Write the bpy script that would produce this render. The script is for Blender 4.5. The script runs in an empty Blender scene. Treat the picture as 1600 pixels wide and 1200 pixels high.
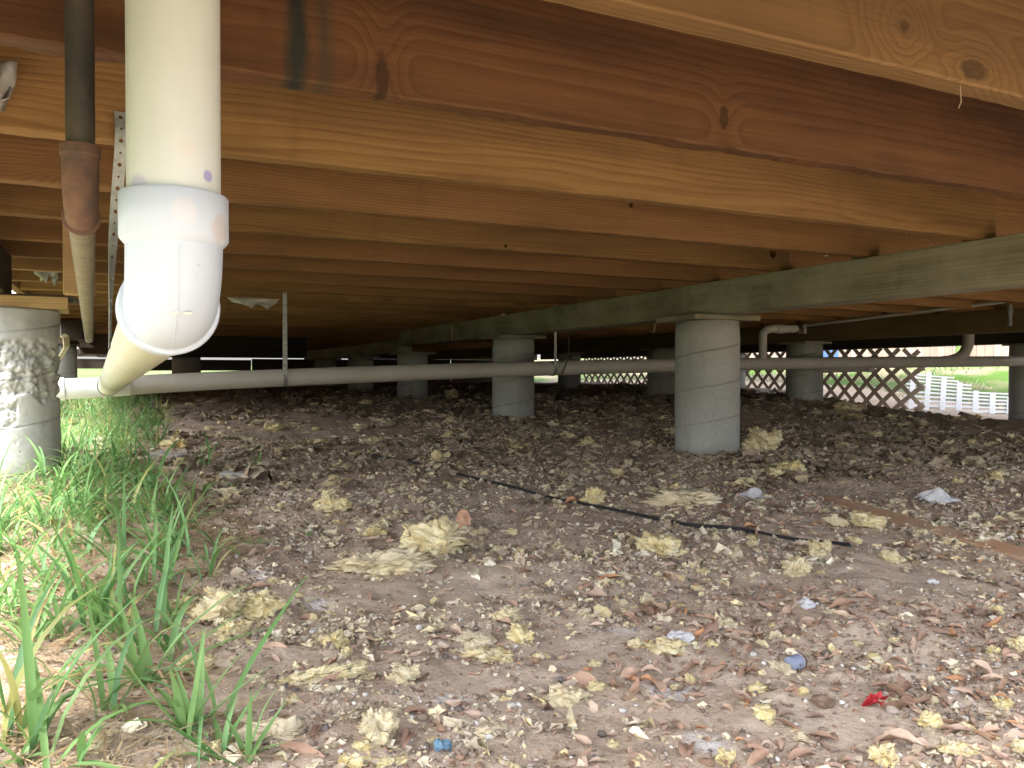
import bpy, bmesh, math, random
import numpy as np
from mathutils import Vector, Matrix, noise as mnoise

# ------------------------------------------------------------------ camera, sky, sun, exposure
SC = bpy.context.scene
COL = SC.collection
FPX, TH, HY, CAMZ = 1248.5, 0.446, 583.7, 0.42
CT, ST = math.cos(TH), math.sin(TH)
cam = bpy.data.objects.new('camera', bpy.data.cameras.new('camera'))
COL.objects.link(cam)
cam.data.sensor_width = 36.0
cam.data.lens = FPX / 1600 * 36.0
cam.data.clip_start = 0.02
cam.data.clip_end = 2000
cam.location = (0, 0, CAMZ)
cam.rotation_euler = (math.pi / 2 - math.atan((600 - HY) / FPX), 0, -TH)
SC.camera = cam

SUN_EL, SUN_AZ = 58.0, 250.0          # compass azimuth from +Y, clockwise
world = bpy.data.worlds.new('World'); SC.world = world
world.use_nodes = True
wn, wl = world.node_tree.nodes, world.node_tree.links
wn.clear()
sky = wn.new('ShaderNodeTexSky'); sky.sky_type = 'NISHITA'; sky.sun_disc = False
sky.sun_elevation = math.radians(SUN_EL); sky.sun_rotation = math.radians(SUN_AZ)
sky.dust_density = 4.0; sky.air_density = 1.0; sky.ozone_density = 1.0
hs = wn.new('ShaderNodeHueSaturation'); hs.inputs['Saturation'].default_value = 0.36
bg = wn.new('ShaderNodeBackground'); bg.inputs['Strength'].default_value = 0.13
wo = wn.new('ShaderNodeOutputWorld')
wl.new(sky.outputs[0], hs.inputs['Color']); wl.new(hs.outputs[0], bg.inputs['Color']); wl.new(bg.outputs[0], wo.inputs['Surface'])

sun = bpy.data.objects.new('sun', bpy.data.lights.new('sun', 'SUN')); COL.objects.link(sun)
sun.data.energy = 1.4; sun.data.angle = math.radians(14); sun.data.color = (1, 0.96, 0.9)
_az, _el = math.radians(SUN_AZ), math.radians(SUN_EL)
_sd = Vector((math.sin(_az) * math.cos(_el), math.cos(_az) * math.cos(_el), math.sin(_el)))
sun.rotation_euler = _sd.to_track_quat('Z', 'Y').to_euler()
SC.view_settings.view_transform = 'Standard'
SC.view_settings.look = 'None'
SC.view_settings.gamma = 1.0
SC.view_settings.use_curve_mapping = False
SC.view_settings.exposure = 2.92
SC.cycles.use_denoising = True
SC.cycles.max_bounces = 10
SC.cycles.diffuse_bounces = 6
SC.cycles.caustics_reflective = False
SC.cycles.caustics_refractive = False

random.seed(11)
RNG = np.random.default_rng(7)

# ------------------------------------------------------------------ small helpers
def link(o, parent=None):
    COL.objects.link(o)
    if parent is not None:
        o.parent = parent
    return o

def tag(o, label=None, cat=None, group=None, kind=None):
    if label: o['label'] = label
    if cat: o['category'] = cat
    if group: o['group'] = group
    if kind: o['kind'] = kind
    return o

def thing(name, label, cat, loc=(0, 0, 0), group=None):
    o = bpy.data.objects.new(name, None); o.location = loc
    o.empty_display_size = 0.05
    link(o)
    return tag(o, label, cat, group)

def mesh_np(name, v, f, smooth=False):
    """v (n,3) array, f list of faces or (m,k) array"""
    me = bpy.data.meshes.new(name)
    v = np.asarray(v, dtype=np.float32)
    if isinstance(f, np.ndarray):
        m, k = f.shape
        me.vertices.add(len(v)); me.vertices.foreach_set('co', v.ravel())
        me.loops.add(m * k); me.loops.foreach_set('vertex_index', f.astype(np.int32).ravel())
        me.polygons.add(m); me.polygons.foreach_set('loop_start', np.arange(0, m * k, k, dtype=np.int32))
        me.update(calc_edges=True)
    else:
        me.from_pydata([tuple(map(float, p)) for p in v], [], f)
        me.update()
    if smooth:
        me.polygons.foreach_set('use_smooth', np.ones(len(me.polygons), dtype=bool))
    return me

def obj(name, me, m=None, parent=None, loc=None):
    o = bpy.data.objects.new(name, me)
    if m is not None and len(me.materials) == 0:
        me.materials.append(m)
    if loc is not None: o.location = loc
    return link(o, parent)

def box_me(name, sx, sy, sz, bev=0.0, seg=1, origin=(0, 0, 0)):
    """box of that size, its low corner at origin"""
    bm = bmesh.new()
    bmesh.ops.create_cube(bm, size=1)
    for v in bm.verts:
        v.co = Vector(((v.co.x + .5) * sx + origin[0], (v.co.y + .5) * sy + origin[1], (v.co.z + .5) * sz + origin[2]))
    if bev > 0:
        bmesh.ops.bevel(bm, geom=list(bm.edges), offset=bev, segments=seg, affect='EDGES', profile=.5)
    me = bpy.data.meshes.new(name); bm.to_mesh(me); bm.free()
    return me

def frames(pts):
    pts = [Vector(p) for p in pts]
    out = []
    up = None
    for i, p in enumerate(pts):
        a = pts[max(i - 1, 0)]; b = pts[min(i + 1, len(pts) - 1)]
        t = (b - a).normalized()
        if up is None:
            up = Vector((0, 0, 1)) if abs(t.z) < .9 else Vector((0, 1, 0))
        n = (up - t * up.dot(t)).normalized()
        up = n
        out.append((p, t, n, t.cross(n)))
    return out

def tube_me(name, pts, rad, seg=24, cap=True, smooth=True):
    """sweep of circles; rad is one radius or one per point"""
    if not hasattr(rad, '__len__'): rad = [rad] * len(pts)
    V, F = [], []
    for (p, t, n, b), r in zip(frames(pts), rad):
        for k in range(seg):
            a = 2 * math.pi * k / seg
            V.append(p + n * (math.cos(a) * r) + b * (math.sin(a) * r))
    for i in range(len(pts) - 1):
        for k in range(seg):
            k2 = (k + 1) % seg
            F.append((i * seg + k, i * seg + k2, (i + 1) * seg + k2, (i + 1) * seg + k))
    if cap:
        F.append(tuple(range(seg - 1, -1, -1)))
        F.append(tuple((len(pts) - 1) * seg + k for k in range(seg)))
    me = mesh_np(name, V, F, False)
    bm = bmesh.new(); bm.from_mesh(me)
    bmesh.ops.recalc_face_normals(bm, faces=bm.faces)
    bm.to_mesh(me); bm.free()
    if smooth:
        for p in me.polygons: p.use_smooth = len(p.vertices) == 4
        me.set_sharp_from_angle(angle=math.radians(40)) if hasattr(me, 'set_sharp_from_angle') else None
    return me

def smooth_path(pts, n=8):
    """Catmull-Rom through pts"""
    P = [Vector(p) for p in pts]
    P = [P[0] * 2 - P[1]] + P + [P[-1] * 2 - P[-2]]
    out = []
    for i in range(1, len(P) - 2):
        for k in range(n):
            t = k / n
            a, b, c, d = P[i - 1], P[i], P[i + 1], P[i + 2]
            out.append(.5 * ((2 * b) + (c - a) * t + (2 * a - 5 * b + 4 * c - d) * t * t + (3 * b - a - 3 * c + d) * t ** 3))
    out.append(P[-2])
    return out

# value noise, vectorised
def _hash(ix, iy, seed):
    h = (ix.astype(np.int64) * 374761393 + iy.astype(np.int64) * 668265263 + seed * 974634541) & 0x7fffffff
    h = ((h ^ (h >> 13)) * 1274126177) & 0x7fffffff
    h = (h ^ (h >> 16)) & 0xffff
    return h / 65535.0
def vnoise(x, y, seed=0):
    x = np.asarray(x, float); y = np.asarray(y, float)
    ix, iy = np.floor(x), np.floor(y)
    fx, fy = x - ix, y - iy
    fx = fx * fx * (3 - 2 * fx); fy = fy * fy * (3 - 2 * fy)
    a = _hash(ix, iy, seed); b = _hash(ix + 1, iy, seed); c = _hash(ix, iy + 1, seed); d = _hash(ix + 1, iy + 1, seed)
    return (a + (b - a) * fx) * (1 - fy) + (c + (d - c) * fx) * fy - .5
def fbm(x, y, s, seed=0, oct=3):
    t = 0; amp = 1.0
    for k in range(oct):
        t = t + amp * vnoise(x * s, y * s, seed + k); s *= 2.03; amp *= .5
    return t
def sstep(a, b, x):
    t = np.clip((x - a) / (b - a), 0, 1)
    return t * t * (3 - 2 * t)

def gheight(x, y):
    x = np.asarray(x, float); y = np.asarray(y, float)
    h = .03 * (np.minimum(y, 9.0) - .5)
    h = h + .10 * np.exp(-((x - 5.0) ** 2 + (y - 5.2) ** 2) / (2 * .8 ** 2))
    h = h + .17 * np.exp(-((x - 5.7) ** 2 + (y - 2.85) ** 2) / (2 * .38 ** 2))
    h = h - .15 * sstep(5.0, 6.3, x) * (1 - sstep(6.0, 7.5, y))
    h = h + .30 * sstep(8.0, 12.0, x)
    h = h + .10 * sstep(14.2, 16.5, y) + .30 * sstep(15.5, 25, y)
    under = sstep(-1.2, -.2, x)
    h = h + .035 * fbm(x, y, 1.3, 3) + (.022 * under) * fbm(x, y, 5.0, 9) + .010 * under * fbm(x, y, 17.0, 21)
    return h

def hz(x, y):
    return float(gheight(x, y))

def px_dir(px, py):
    r = (px - 800) / FPX; u = (HY - py) / FPX
    return Vector((r * CT + ST, -r * ST + CT, u))
def at_depth(px, py, d):
    return Vector((0, 0, CAMZ)) + px_dir(px, py) * d
def on_y(px, py, Y):
    v = px_dir(px, py); return Vector((0, 0, CAMZ)) + v * (Y / v.y)
def on_x(px, py, X):
    v = px_dir(px, py); return Vector((0, 0, CAMZ)) + v * (X / v.x)
def ground_at(px, py):
    v = px_dir(px, py)
    d = np.concatenate([np.arange(.4, 4, .004), np.arange(4, 16, .02)])
    gx, gy, gzv = v.x * d, v.y * d, CAMZ + v.z * d
    below = np.nonzero(gzv <= gheight(gx, gy))[0]
    i = below[0] if len(below) else len(d) - 1
    return Vector((gx[i], gy[i], float(gheight(gx[i], gy[i])))), float(d[i])
def depth_of(x, y):
    return x * ST + y * CT
def px_of(x, y, z):
    d = depth_of(x, y); return 800 + FPX * (x * CT - y * ST) / d, HY - FPX * (z - CAMZ) / d

def ordinal(n):
    lo = ['zeroth', 'first', 'second', 'third', 'fourth', 'fifth', 'sixth', 'seventh', 'eighth', 'ninth', 'tenth', 'eleventh', 'twelfth', 'thirteenth', 'fourteenth', 'fifteenth', 'sixteenth', 'seventeenth', 'eighteenth', 'nineteenth']
    if n < 20: return lo[n]
    tens = {2: 'twent', 3: 'thirt', 4: 'fort'}[n // 10]
    return tens + 'ieth' if n % 10 == 0 else tens + 'y-' + lo[n % 10]

# ------------------------------------------------------------------ materials
class NT:
    """node-tree shorthand"""
    def __init__(s, name):
        s.m = bpy.data.materials.new(name); s.m.use_nodes = True
        s.t = s.m.node_tree; s.n = s.t.nodes; s.l = s.t.links
        s.n.clear()
        s.out = s.n.new('ShaderNodeOutputMaterial')
        s.b = s.n.new('ShaderNodeBsdfPrincipled')
        s.l.new(s.b.outputs[0], s.out.inputs['Surface'])
        s.tc = s.n.new('ShaderNodeTexCoord')
    def put(s, sock, v):
        if isinstance(v, bpy.types.NodeSocket): s.l.new(v, sock)
        elif v is not None:
            if hasattr(sock.default_value, '__len__') and not hasattr(v, '__len__'): v = (v,) * len(sock.default_value)
            if hasattr(v, '__len__') and len(v) == 3 and len(sock.default_value) == 4: v = (*v, 1)
            sock.default_value = v
    def math(s, op, a, b=None, c=None, clamp=False):
        n = s.n.new('ShaderNodeMath'); n.operation = op; n.use_clamp = clamp
        for i, v in enumerate((a, b, c)):
            if v is not None: s.put(n.inputs[i], v)
        return n.outputs[0]
    def vmul(s, v, k):
        n = s.n.new('ShaderNodeVectorMath'); n.operation = 'MULTIPLY'
        s.put(n.inputs[0], v); s.put(n.inputs[1], k); return n.outputs[0]
    def vadd(s, v, k):
        n = s.n.new('ShaderNodeVectorMath'); n.operation = 'ADD'
        s.put(n.inputs[0], v); s.put(n.inputs[1], k); return n.outputs[0]
    def sep(s, v):
        n = s.n.new('ShaderNodeSeparateXYZ'); s.put(n.inputs[0], v); return n.outputs
    def comb(s, x, y, z):
        n = s.n.new('ShaderNodeCombineXYZ')
        for i, v in enumerate((x, y, z)): s.put(n.inputs[i], v)
        return n.outputs[0]
    def noise(s, vec, scale, detail=4, rough=.55, dist=0):
        n = s.n.new('ShaderNodeTexNoise')
        s.put(n.inputs['Vector'], vec); n.inputs['Scale'].default_value = scale
        n.inputs['Detail'].default_value = detail; n.inputs['Roughness'].default_value = rough
        n.inputs['Distortion'].default_value = dist
        return n.outputs['Fac']
    def voro(s, vec, scale, feature='F1', out='Distance', rnd=1):
        n = s.n.new('ShaderNodeTexVoronoi'); n.feature = feature
        s.put(n.inputs['Vector'], vec); n.inputs['Scale'].default_value = scale
        n.inputs['Randomness'].default_value = rnd
        return n.outputs[out]
    def ramp(s, fac, stops, mode='LINEAR'):
        n = s.n.new('ShaderNodeValToRGB'); s.put(n.inputs[0], fac)
        cr = n.color_ramp; cr.interpolation = mode
        while len(cr.elements) < len(stops): cr.elements.new(.5)
        for e, (p, c) in zip(cr.elements, stops):
            e.position = p
            e.color = (c, c, c, 1) if not hasattr(c, '__len__') else (*c, 1)
        return n.outputs[0]
    def mix(s, fac, a, b, mode='MIX'):
        n = s.n.new('ShaderNodeMix'); n.data_type = 'RGBA'; n.blend_type = mode
        s.put(n.inputs[0], fac); s.put(n.inputs[6], a); s.put(n.inputs[7], b)
        return n.outputs[2]
    def hsv(s, col, h=None, sat=None, val=None):
        n = s.n.new('ShaderNodeHueSaturation'); s.put(n.inputs['Color'], col)
        if h is not None: s.put(n.inputs['Hue'], h)
        if sat is not None: s.put(n.inputs['Saturation'], sat)
        if val is not None: s.put(n.inputs['Value'], val)
        return n.outputs[0]
    def bump(s, h, strength=.5, dist=.01):
        n = s.n.new('ShaderNodeBump'); s.put(n.inputs['Height'], h)
        n.inputs['Strength'].default_value = strength; n.inputs['Distance'].default_value = dist
        s.l.new(n.outputs[0], s.b.inputs['Normal'])
    def rnd(s):
        return s.n.new('ShaderNodeObjectInfo').outputs['Random']
    def island(s):
        return s.n.new('ShaderNodeNewGeometry').outputs['Random Per Island']
    def done(s, col, rough=.8, spec=.3, metal=0):
        s.put(s.b.inputs['Base Color'], col); s.put(s.b.inputs['Roughness'], rough)
        s.b.inputs['Specular IOR Level'].default_value = spec
        s.put(s.b.inputs['Metallic'], metal)
        return s.m

def wood(name, light, mid, dark, axis='X', ring=150, knots=(), stains=(), rk=True, vary=.25, grey=None, gloss=.75, streak=.5):
    s = NT(name)
    o = s.tc.outputs['Object']
    r = s.rnd()
    x, y, z = s.sep(o)
    if axis == 'Y': x, y = y, x
    if axis == 'Z': x, z = z, x
    r2 = s.math('FRACT', s.math('MULTIPLY', r, 17.31))
    sx = s.math('ADD', x, s.math('MULTIPLY', r, 37.0))
    warp = s.noise(s.comb(s.math('MULTIPLY', sx, .55), s.math('MULTIPLY', y, 2.5), s.math('MULTIPLY', z, 2.5)), 1.0, 3, .5)
    yy = s.math('ADD', y, s.math('ADD', s.math('MULTIPLY', r2, .12), .03))
    zz = s.math('ADD', z, s.math('SUBTRACT', s.math('MULTIPLY', r, .25), .22))
    d = s.math('SQRT', s.math('ADD', s.math('MULTIPLY', yy, yy), s.math('MULTIPLY', zz, zz)))
    d = s.math('ADD', d, s.math('MULTIPLY', warp, .10))
    core = None
    if rk:
        kv = s.voro(s.comb(s.math('MULTIPLY', sx, 1.0), s.math('MULTIPLY', r, 9), s.math('MULTIPLY', z, 3.2)), 1.15)
        ke = s.ramp(kv, [(0, 1), (.05, .75), (.22, 0)], 'EASE')
        d = s.math('ADD', d, s.math('MULTIPLY', ke, .07))
        core = s.ramp(kv, [(0, 1), (.028, .9), (.05, 0)])
    for (kx, kz, rx, rz_, amp) in knots:
        a = s.math('DIVIDE', s.math('SUBTRACT', x, kx), rx); b = s.math('DIVIDE', s.math('SUBTRACT', z, kz), rz_)
        q = s.math('ADD', s.math('MULTIPLY', a, a), s.math('MULTIPLY', b, b))
        wob = s.noise(o, 14, 3)
        q = s.math('ADD', q, s.math('MULTIPLY', s.math('SUBTRACT', wob, .5), .8))
        e = s.math('EXPONENT', s.math('MULTIPLY', q, -1.0))
        d = s.math('ADD', d, s.math('MULTIPLY', e, amp))
        cc = s.ramp(q, [(0, 1), (.02, .7), (.07, 0)])
        core = cc if core is None else s.math('MAXIMUM', core, cc)
    fine = s.noise(s.comb(s.math('MULTIPLY', sx, 2.5), s.math('MULTIPLY', y, 160), s.math('MULTIPLY', z, 160)), 1.0, 3, .6)
    ph = s.math('MULTIPLY', d, ring)
    g = s.math('FRACT', s.math('ADD', ph, s.math('MULTIPLY', fine, .35)))
    g = s.ramp(g, [(0, 0), (.55, .45), (.85, 1), (1, 0)])
    wide = s.noise(s.comb(s.math('MULTIPLY', sx, 1.4), s.math('MULTIPLY', y, 6), s.math('MULTIPLY', z, 9)), 1.0, 5, .6)
    c = s.mix(g, light, mid)
    c = s.mix(s.math('MULTIPLY', s.ramp(fine, [(.35, 0), (.75, 1)]), .35), c, dark)
    c = s.mix(s.math('MULTIPLY', s.ramp(wide, [(.4, 0), (.68, 1)]), streak), c, dark)
    # drips and water marks running down the face
    dr = s.noise(s.comb(s.math('MULTIPLY', sx, 15), s.math('MULTIPLY', y, 3), s.math('MULTIPLY', z, 2.2)), 1.0, 4, .6)
    c = s.mix(s.math('MULTIPLY', s.ramp(dr, [(.55, 0), (.8, 1)]), .28), c, dark)
    if core is not None:
        c = s.mix(s.math('MULTIPLY', core, .6), c, tuple(v * .4 for v in dark))
    for (x0, x1, soft, colr, amt) in stains:
        n_ = s.noise(s.comb(s.math('MULTIPLY', x, 30), y, s.math('MULTIPLY', z, 7)), 1.0, 5, .65)
        xx = s.math('ADD', x, s.math('MULTIPLY', s.math('SUBTRACT', n_, .5), soft * 2.2))
        m_ = s.math('MULTIPLY', s.math('SMOOTH_MIN', s.math('DIVIDE', s.math('SUBTRACT', xx, x0), soft, clamp=True), s.math('DIVIDE', s.math('SUBTRACT', x1, xx), soft, clamp=True), .1), amt)
        c = s.mix(s.math('MAXIMUM', m_, 0), c, colr)
    if grey:
        gm = s.noise(s.vadd(s.vmul(o, (1, 1, 1)), s.comb(s.math('MULTIPLY', r, 11), 0, 0)), 3.5, 5, .65)
        c = s.mix(s.ramp(gm, [(.42, 0), (.7, .8)]), c, grey)
    v = s.math('ADD', 1 - vary / 2, s.math('MULTIPLY', r2, vary))
    hh = s.math('ADD', .497, s.math('MULTIPLY', r, .009))
    c = s.hsv(c, hh, None, v)
    s.bump(s.math('ADD', s.math('MULTIPLY', g, .4), fine), .35, .002)
    return s.done(c, gloss, .25)

M = {}
M['joist'] = wood('joist_wood', (.30, .168, .064), (.215, .11, .038), (.09, .044, .017), streak=.6)
M['joist_far'] = wood('joist_wood_plain', (.34, .185, .068), (.24, .12, .04), (.11, .052, .018))
M['beam'] = wood('treated_beam_wood', (.36, .32, .22), (.26, .235, .155), (.10, .095, .068), axis='Y', ring=110, rk=False, grey=(.39, .37, .285), streak=.75)
M['beam_brown'] = wood('brown_beam_wood', (.25, .17, .075), (.19, .125, .055), (.10, .07, .035), axis='Y', ring=110, rk=False)
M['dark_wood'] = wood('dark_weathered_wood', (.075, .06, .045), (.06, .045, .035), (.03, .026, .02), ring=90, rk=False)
M['pine'] = wood('pale_pine', (.55, .38, .2), (.47, .3, .15), (.3, .19, .1), ring=160, rk=False)
M['stick'] = wood('orange_stick_wood', (.60, .36, .22), (.52, .29, .17), (.38, .22, .15), ring=220, rk=False, grey=(.5, .41, .33))
M['fence'] = wood('fence_board_wood', (.34, .27, .225), (.29, .225, .19), (.2, .155, .13), axis='Z', ring=90, rk=False, vary=.3)
M['fence_rail'] = wood('red_brown_board_wood', (.26, .13, .1), (.21, .1, .08), (.14, .07, .06), axis='Y', ring=90, rk=False)
M['ply'] = wood('subfloor_wood', (.34, .2, .1), (.28, .16, .08), (.16, .09, .05), ring=60, rk=False)

def m_concrete(name, base, spiral=True, rough_spots=True):
    s = NT(name); o = s.tc.outputs['Object']
    off = s.vadd(o, s.comb(s.math('MULTIPLY', s.rnd(), 31), 0, 0))
    n1 = s.noise(off, 5, 6, .6); n2 = s.noise(off, 60, 4, .6); n3 = s.noise(off, 1.5, 3)
    c = s.mix(n1, tuple(v * .72 for v in base), tuple(min(1, v * 1.2) for v in base))
    c = s.mix(s.ramp(n2, [(.4, 0), (.75, .35)]), c, tuple(v * .55 for v in base))
    vs_ = s.noise(s.vmul(off, (7, 7, .8)), 1, 5, .65)
    c = s.mix(s.ramp(vs_, [(.5, 0), (.7, .55)]), c, tuple(v * .5 for v in base))
    c = s.mix(s.ramp(n3, [(.48, 0), (.66, .6)]), c, (base[0] * 1.12, base[1] * 1.08, base[2] * .98))
    h = s.math('MULTIPLY', n2, .5)
    if spiral:
        x, y, z = s.sep(o)
        a = s.math('DIVIDE', s.math('ARCTAN2', y, x), 2 * math.pi)
        t = s.math('FRACT', s.math('ADD', s.math('SUBTRACT', s.math('DIVIDE', z, .152), a), s.math('ADD', s.rnd(), s.math('MULTIPLY', n1, .05))))
        ln = s.ramp(t, [(0, 0), (.46, 0), (.49, 1), (.51, 1), (.535, 0), (1, 0)])
        lw = s.math('MULTIPLY', ln, s.ramp(n3, [(.35, .25), (.6, .9)]))
        c = s.mix(s.math('MULTIPLY', lw, .6), c, tuple(v * .35 for v in base))
        h = s.math('SUBTRACT', h, s.math('MULTIPLY', lw, .9))
        # earth splashed up from the ground
        dirt = s.ramp(s.math('ADD', z, s.math('MULTIPLY', n1, .1)), [(.12, .85), (.22, 0)])
        c = s.mix(dirt, c, (.26, .22, .18))
    pit = s.ramp(s.voro(off, 45), [(0, 1), (.09, .7), (.14, 0)])
    pitm = s.math('MULTIPLY', pit, s.ramp(s.noise(off, 9, 2), [(.44, 0), (.54, 1)]))
    c = s.mix(s.math('MULTIPLY', pitm, .8), c, tuple(v * .3 for v in base))
    s.bump(s.math('SUBTRACT', h, pitm), .5, .006)
    return s.done(c, .9, .25)
M['concrete'] = m_concrete('pier_concrete', (.40, .405, .375))
M['concrete_near'] = m_concrete('honeycombed_concrete', (.50, .51, .50), spiral=True)

def m_pvc(name, base, grime=.5, spots=()):
    s = NT(name); o = s.tc.outputs['Object']
    n1 = s.noise(o, 6, 5, .6); n2 = s.noise(o, 40, 4, .7)
    x, y, z = s.sep(o)
    c = s.mix(s.math('MULTIPLY', s.ramp(n1, [(.35, 0), (.75, 1)]), grime), base, tuple(v * k for v, k in zip(base, (.86, .82, .72))))
    sm = s.ramp(s.noise(s.vmul(o, (40, 40, 6)), 1, 4, .7), [(.62, 0), (.78, 1)])
    c = s.mix(s.math('MULTIPLY', sm, grime * .4), c, (.42, .36, .27))
    fl = s.ramp(s.voro(o, 55), [(0, 1), (.07, .9), (.1, 0)])
    flm = s.math('MULTIPLY', fl, s.ramp(n1, [(.55, 0), (.63, 1)]))
    c = s.mix(s.math('MULTIPLY', flm, .45), c, (.25, .2, .17))
    for (p, rad, colr, amt) in spots:
        dv = s.n.new('ShaderNodeVectorMath'); dv.operation = 'DISTANCE'
        s.put(dv.inputs[0], o); dv.inputs[1].default_value = p
        dd = s.math('ADD', s.math('DIVIDE', dv.outputs['Value'], rad), s.math('MULTIPLY', s.math('SUBTRACT', n2, .5), .7))
        c = s.mix(s.math('MULTIPLY', s.ramp(dd, [(.6, 1), (.95, 0)]), amt), c, colr)
    s.bump(n2, .06, .002)
    return s.done(c, .42, .4)
M['pvc'] = m_pvc('aged_cream_pvc', (.58, .62, .58), .45, spots=[((.042 - .036, .885 - .030, .603), .014, (.42, .40, .55), .6), ((.042 + .030, .885 - .034, .617), .007, (.22, .2, .5), .7), ((.042 + .010, .885 - .045, .640), .012, (.62, .55, .47), .35)])
M['pvc_white'] = m_pvc('white_pvc', (.74, .765, .79), .22)
M['pvc_grey'] = m_pvc('dusty_grey_pvc', (.56, .545, .5), .8)
M['pvc_yellow'] = m_pvc('yellowed_pvc', (.58, .57, .46), .5)

def m_plain(name, base, rough=.6, metal=0, var=.25, scale=30, spec=.4, dark=None):
    s = NT(name); o = s.tc.outputs['Object']
    n = s.noise(o, scale, 5, .65)
    c = s.mix(s.ramp(n, [(.3, 0), (.72, 1)]), base, dark or tuple(v * (1 - var * 1.6) for v in base))
    s.bump(n, .25, .002)
    return s.done(c, rough, spec, metal)
M['galv'] = m_plain('galvanised_steel', (.42, .46, .43), .5, .55, .25, 60)
M['galv_dark'] = m_plain('dull_strap_steel', (.3, .31, .29), .6, .4, .3, 40)
M['iron'] = m_plain('black_iron', (.03, .029, .026), .65, .1, .2, 22, dark=(.085, .07, .045))
M['rust'] = m_plain('rusted_iron', (.19, .10, .06), .9, .05, .3, 28, dark=(.06, .045, .035))
M['dusty_iron'] = m_plain('dusty_galvanised_iron', (.25, .22, .15), .75, .2, .3, 35, dark=(.15, .12, .075))
M['black_cable'] = m_plain('black_cable_rubber', (.018, .018, .02), .5, 0, .2, 60)
M['blue_ring'] = m_plain('blue_primer_ring', (.07, .16, .33), .5, 0, .3, 90)
M['lattice'] = m_plain('backlit_vinyl_lattice', (.62, .52, .40), .55, 0, .12, 15)  # white vinyl; its backlit shade is put into the tan colour
M['lattice_clean'] = m_plain('clean_white_vinyl', (.8, .8, .79), .5, 0, .06, 15)
M['terracotta'] = m_plain('terracotta', (.5, .29, .19), .85, 0, .15, 30)
M['blue_plastic'] = m_plain('blue_plastic', (.13, .24, .34), .4, 0, .2, 40)
M['cap_plastic'] = m_plain('grey_blue_plastic', (.22, .26, .36), .5, 0, .2, 60)
M['red_foil'] = m_plain('red_foil', (.36, .015, .022), .35, .2, .2, 40)
M['shell'] = m_plain('pale_shell', (.55, .55, .58), .6, 0, .25, 50)
M['slate'] = m_plain('grey_stone', (.36, .33, .3), .9, 0, .2, 30)
M['brown_disc'] = m_plain('brown_seed_pod', (.2, .13, .09), .7, 0, .3, 40)
M['plastic_film'] = m_plain('dirty_clear_film', (.5, .5, .46), .35, 0, .2, 20)
M['yellow_plastic'] = m_plain('yellowed_plastic', (.66, .6, .38), .5, 0, .12, 20)
M['bin_blue'] = m_plain('outdoor_blue_bin', (.12, .24, .5), .5, 0, .15, 8)
M['green_post'] = m_plain('mossy_green_post', (.16, .25, .08), .8, 0, .3, 10)

def m_insul():
    s = NT('yellow_fibreglass'); o = s.tc.outputs['Object']
    r = s.rnd(); isl = s.island()
    off = s.vadd(o, s.comb(s.math('MULTIPLY', r, 19), 0, 0))
    n1 = s.noise(off, 4.5, 4, .6); n2 = s.noise(off, 38, 4, .7); n3 = s.noise(off, 2.6, 3)
    c = s.ramp(n1, [(.28, (.66, .46, .17)), (.42, (.76, .62, .29)), (.56, (.82, .73, .44)), (.72, (.78, .73, .55))])
    c = s.mix(s.ramp(n3, [(.55, 0), (.72, .4)]), c, (.5, .45, .36))
    c = s.mix(s.ramp(n2, [(.32, .55), (.52, 0)]), c, (.42, .31, .15))
    dusty = s.ramp(r, [(.2, .05), (1, .75)])
    c = s.mix(dusty, c, (.62, .54, .42))
    s.bump(s.math('ADD', s.math('MULTIPLY', n2, .7), n1), .55, .012)
    return s.done(c, .95, .1)
M['insulation'] = m_insul()

def m_crumb(name, stops, val=(.7, 1.2), spec=.15, bscale=120):
    s = NT(name); o = s.tc.outputs['Object']
    isl = s.island()
    c = s.ramp(isl, stops, 'CONSTANT')
    n = s.noise(o, bscale, 4, .65)
    v = s.math('ADD', val[0], s.math('MULTIPLY', s.math('FRACT', s.math('MULTIPLY', isl, 91.7)), val[1] - val[0]))
    c = s.hsv(c, None, None, v)
    c = s.mix(s.ramp(n, [(.3, .4), (.6, 0)]), c, (.16, .12, .09))
    s.bump(n, .6, .004)
    return s.done(c, .93, spec)
M['crumbs'] = m_crumb('insulation_crumbs', [(0, (.74, .66, .44)), (.15, (.62, .54, .40)), (.32, (.74, .69, .54)), (.45, (.52, .43, .34)), (.62, (.64, .56, .43)), (.76, (.50, .39, .30)), (.92, (.72, .60, .34))])
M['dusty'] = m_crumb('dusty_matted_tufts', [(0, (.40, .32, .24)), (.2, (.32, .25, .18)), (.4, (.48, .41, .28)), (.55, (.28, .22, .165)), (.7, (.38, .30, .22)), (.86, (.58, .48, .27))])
M['grit'] = m_crumb('grit', [(0, (.32, .25, .2)), (.25, (.22, .17, .14)), (.45, (.42, .36, .31)), (.6, (.3, .19, .13)), (.78, (.17, .15, .14)), (.9, (.6, .58, .55))], bscale=200)

def m_leaf():
    s = NT('dead_leaf'); o = s.tc.outputs['Object']
    geo = s.n.new('ShaderNodeNewGeometry')
    isl = geo.outputs['Random Per Island']; r = s.rnd()
    k = s.math('FRACT', s.math('ADD', isl, s.math('MULTIPLY', r, 7.77)))
    c = s.ramp(k, [(0, (.40, .26, .185)), (.2, (.48, .33, .24)), (.38, (.31, .20, .145)), (.52, (.52, .27, .14)), (.6, (.44, .32, .25)), (.76, (.52, .39, .30)), (.92, (.25, .17, .13))], 'CONSTANT')
    n = s.noise(o, 70, 4, .6)
    c = s.mix(s.ramp(n, [(.35, .4), (.6, 0)]), c, (.15, .09, .06))
    s.bump(n, .3, .002)
    return s.done(c, .7, .25)
M['leaf'] = m_leaf()

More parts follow.
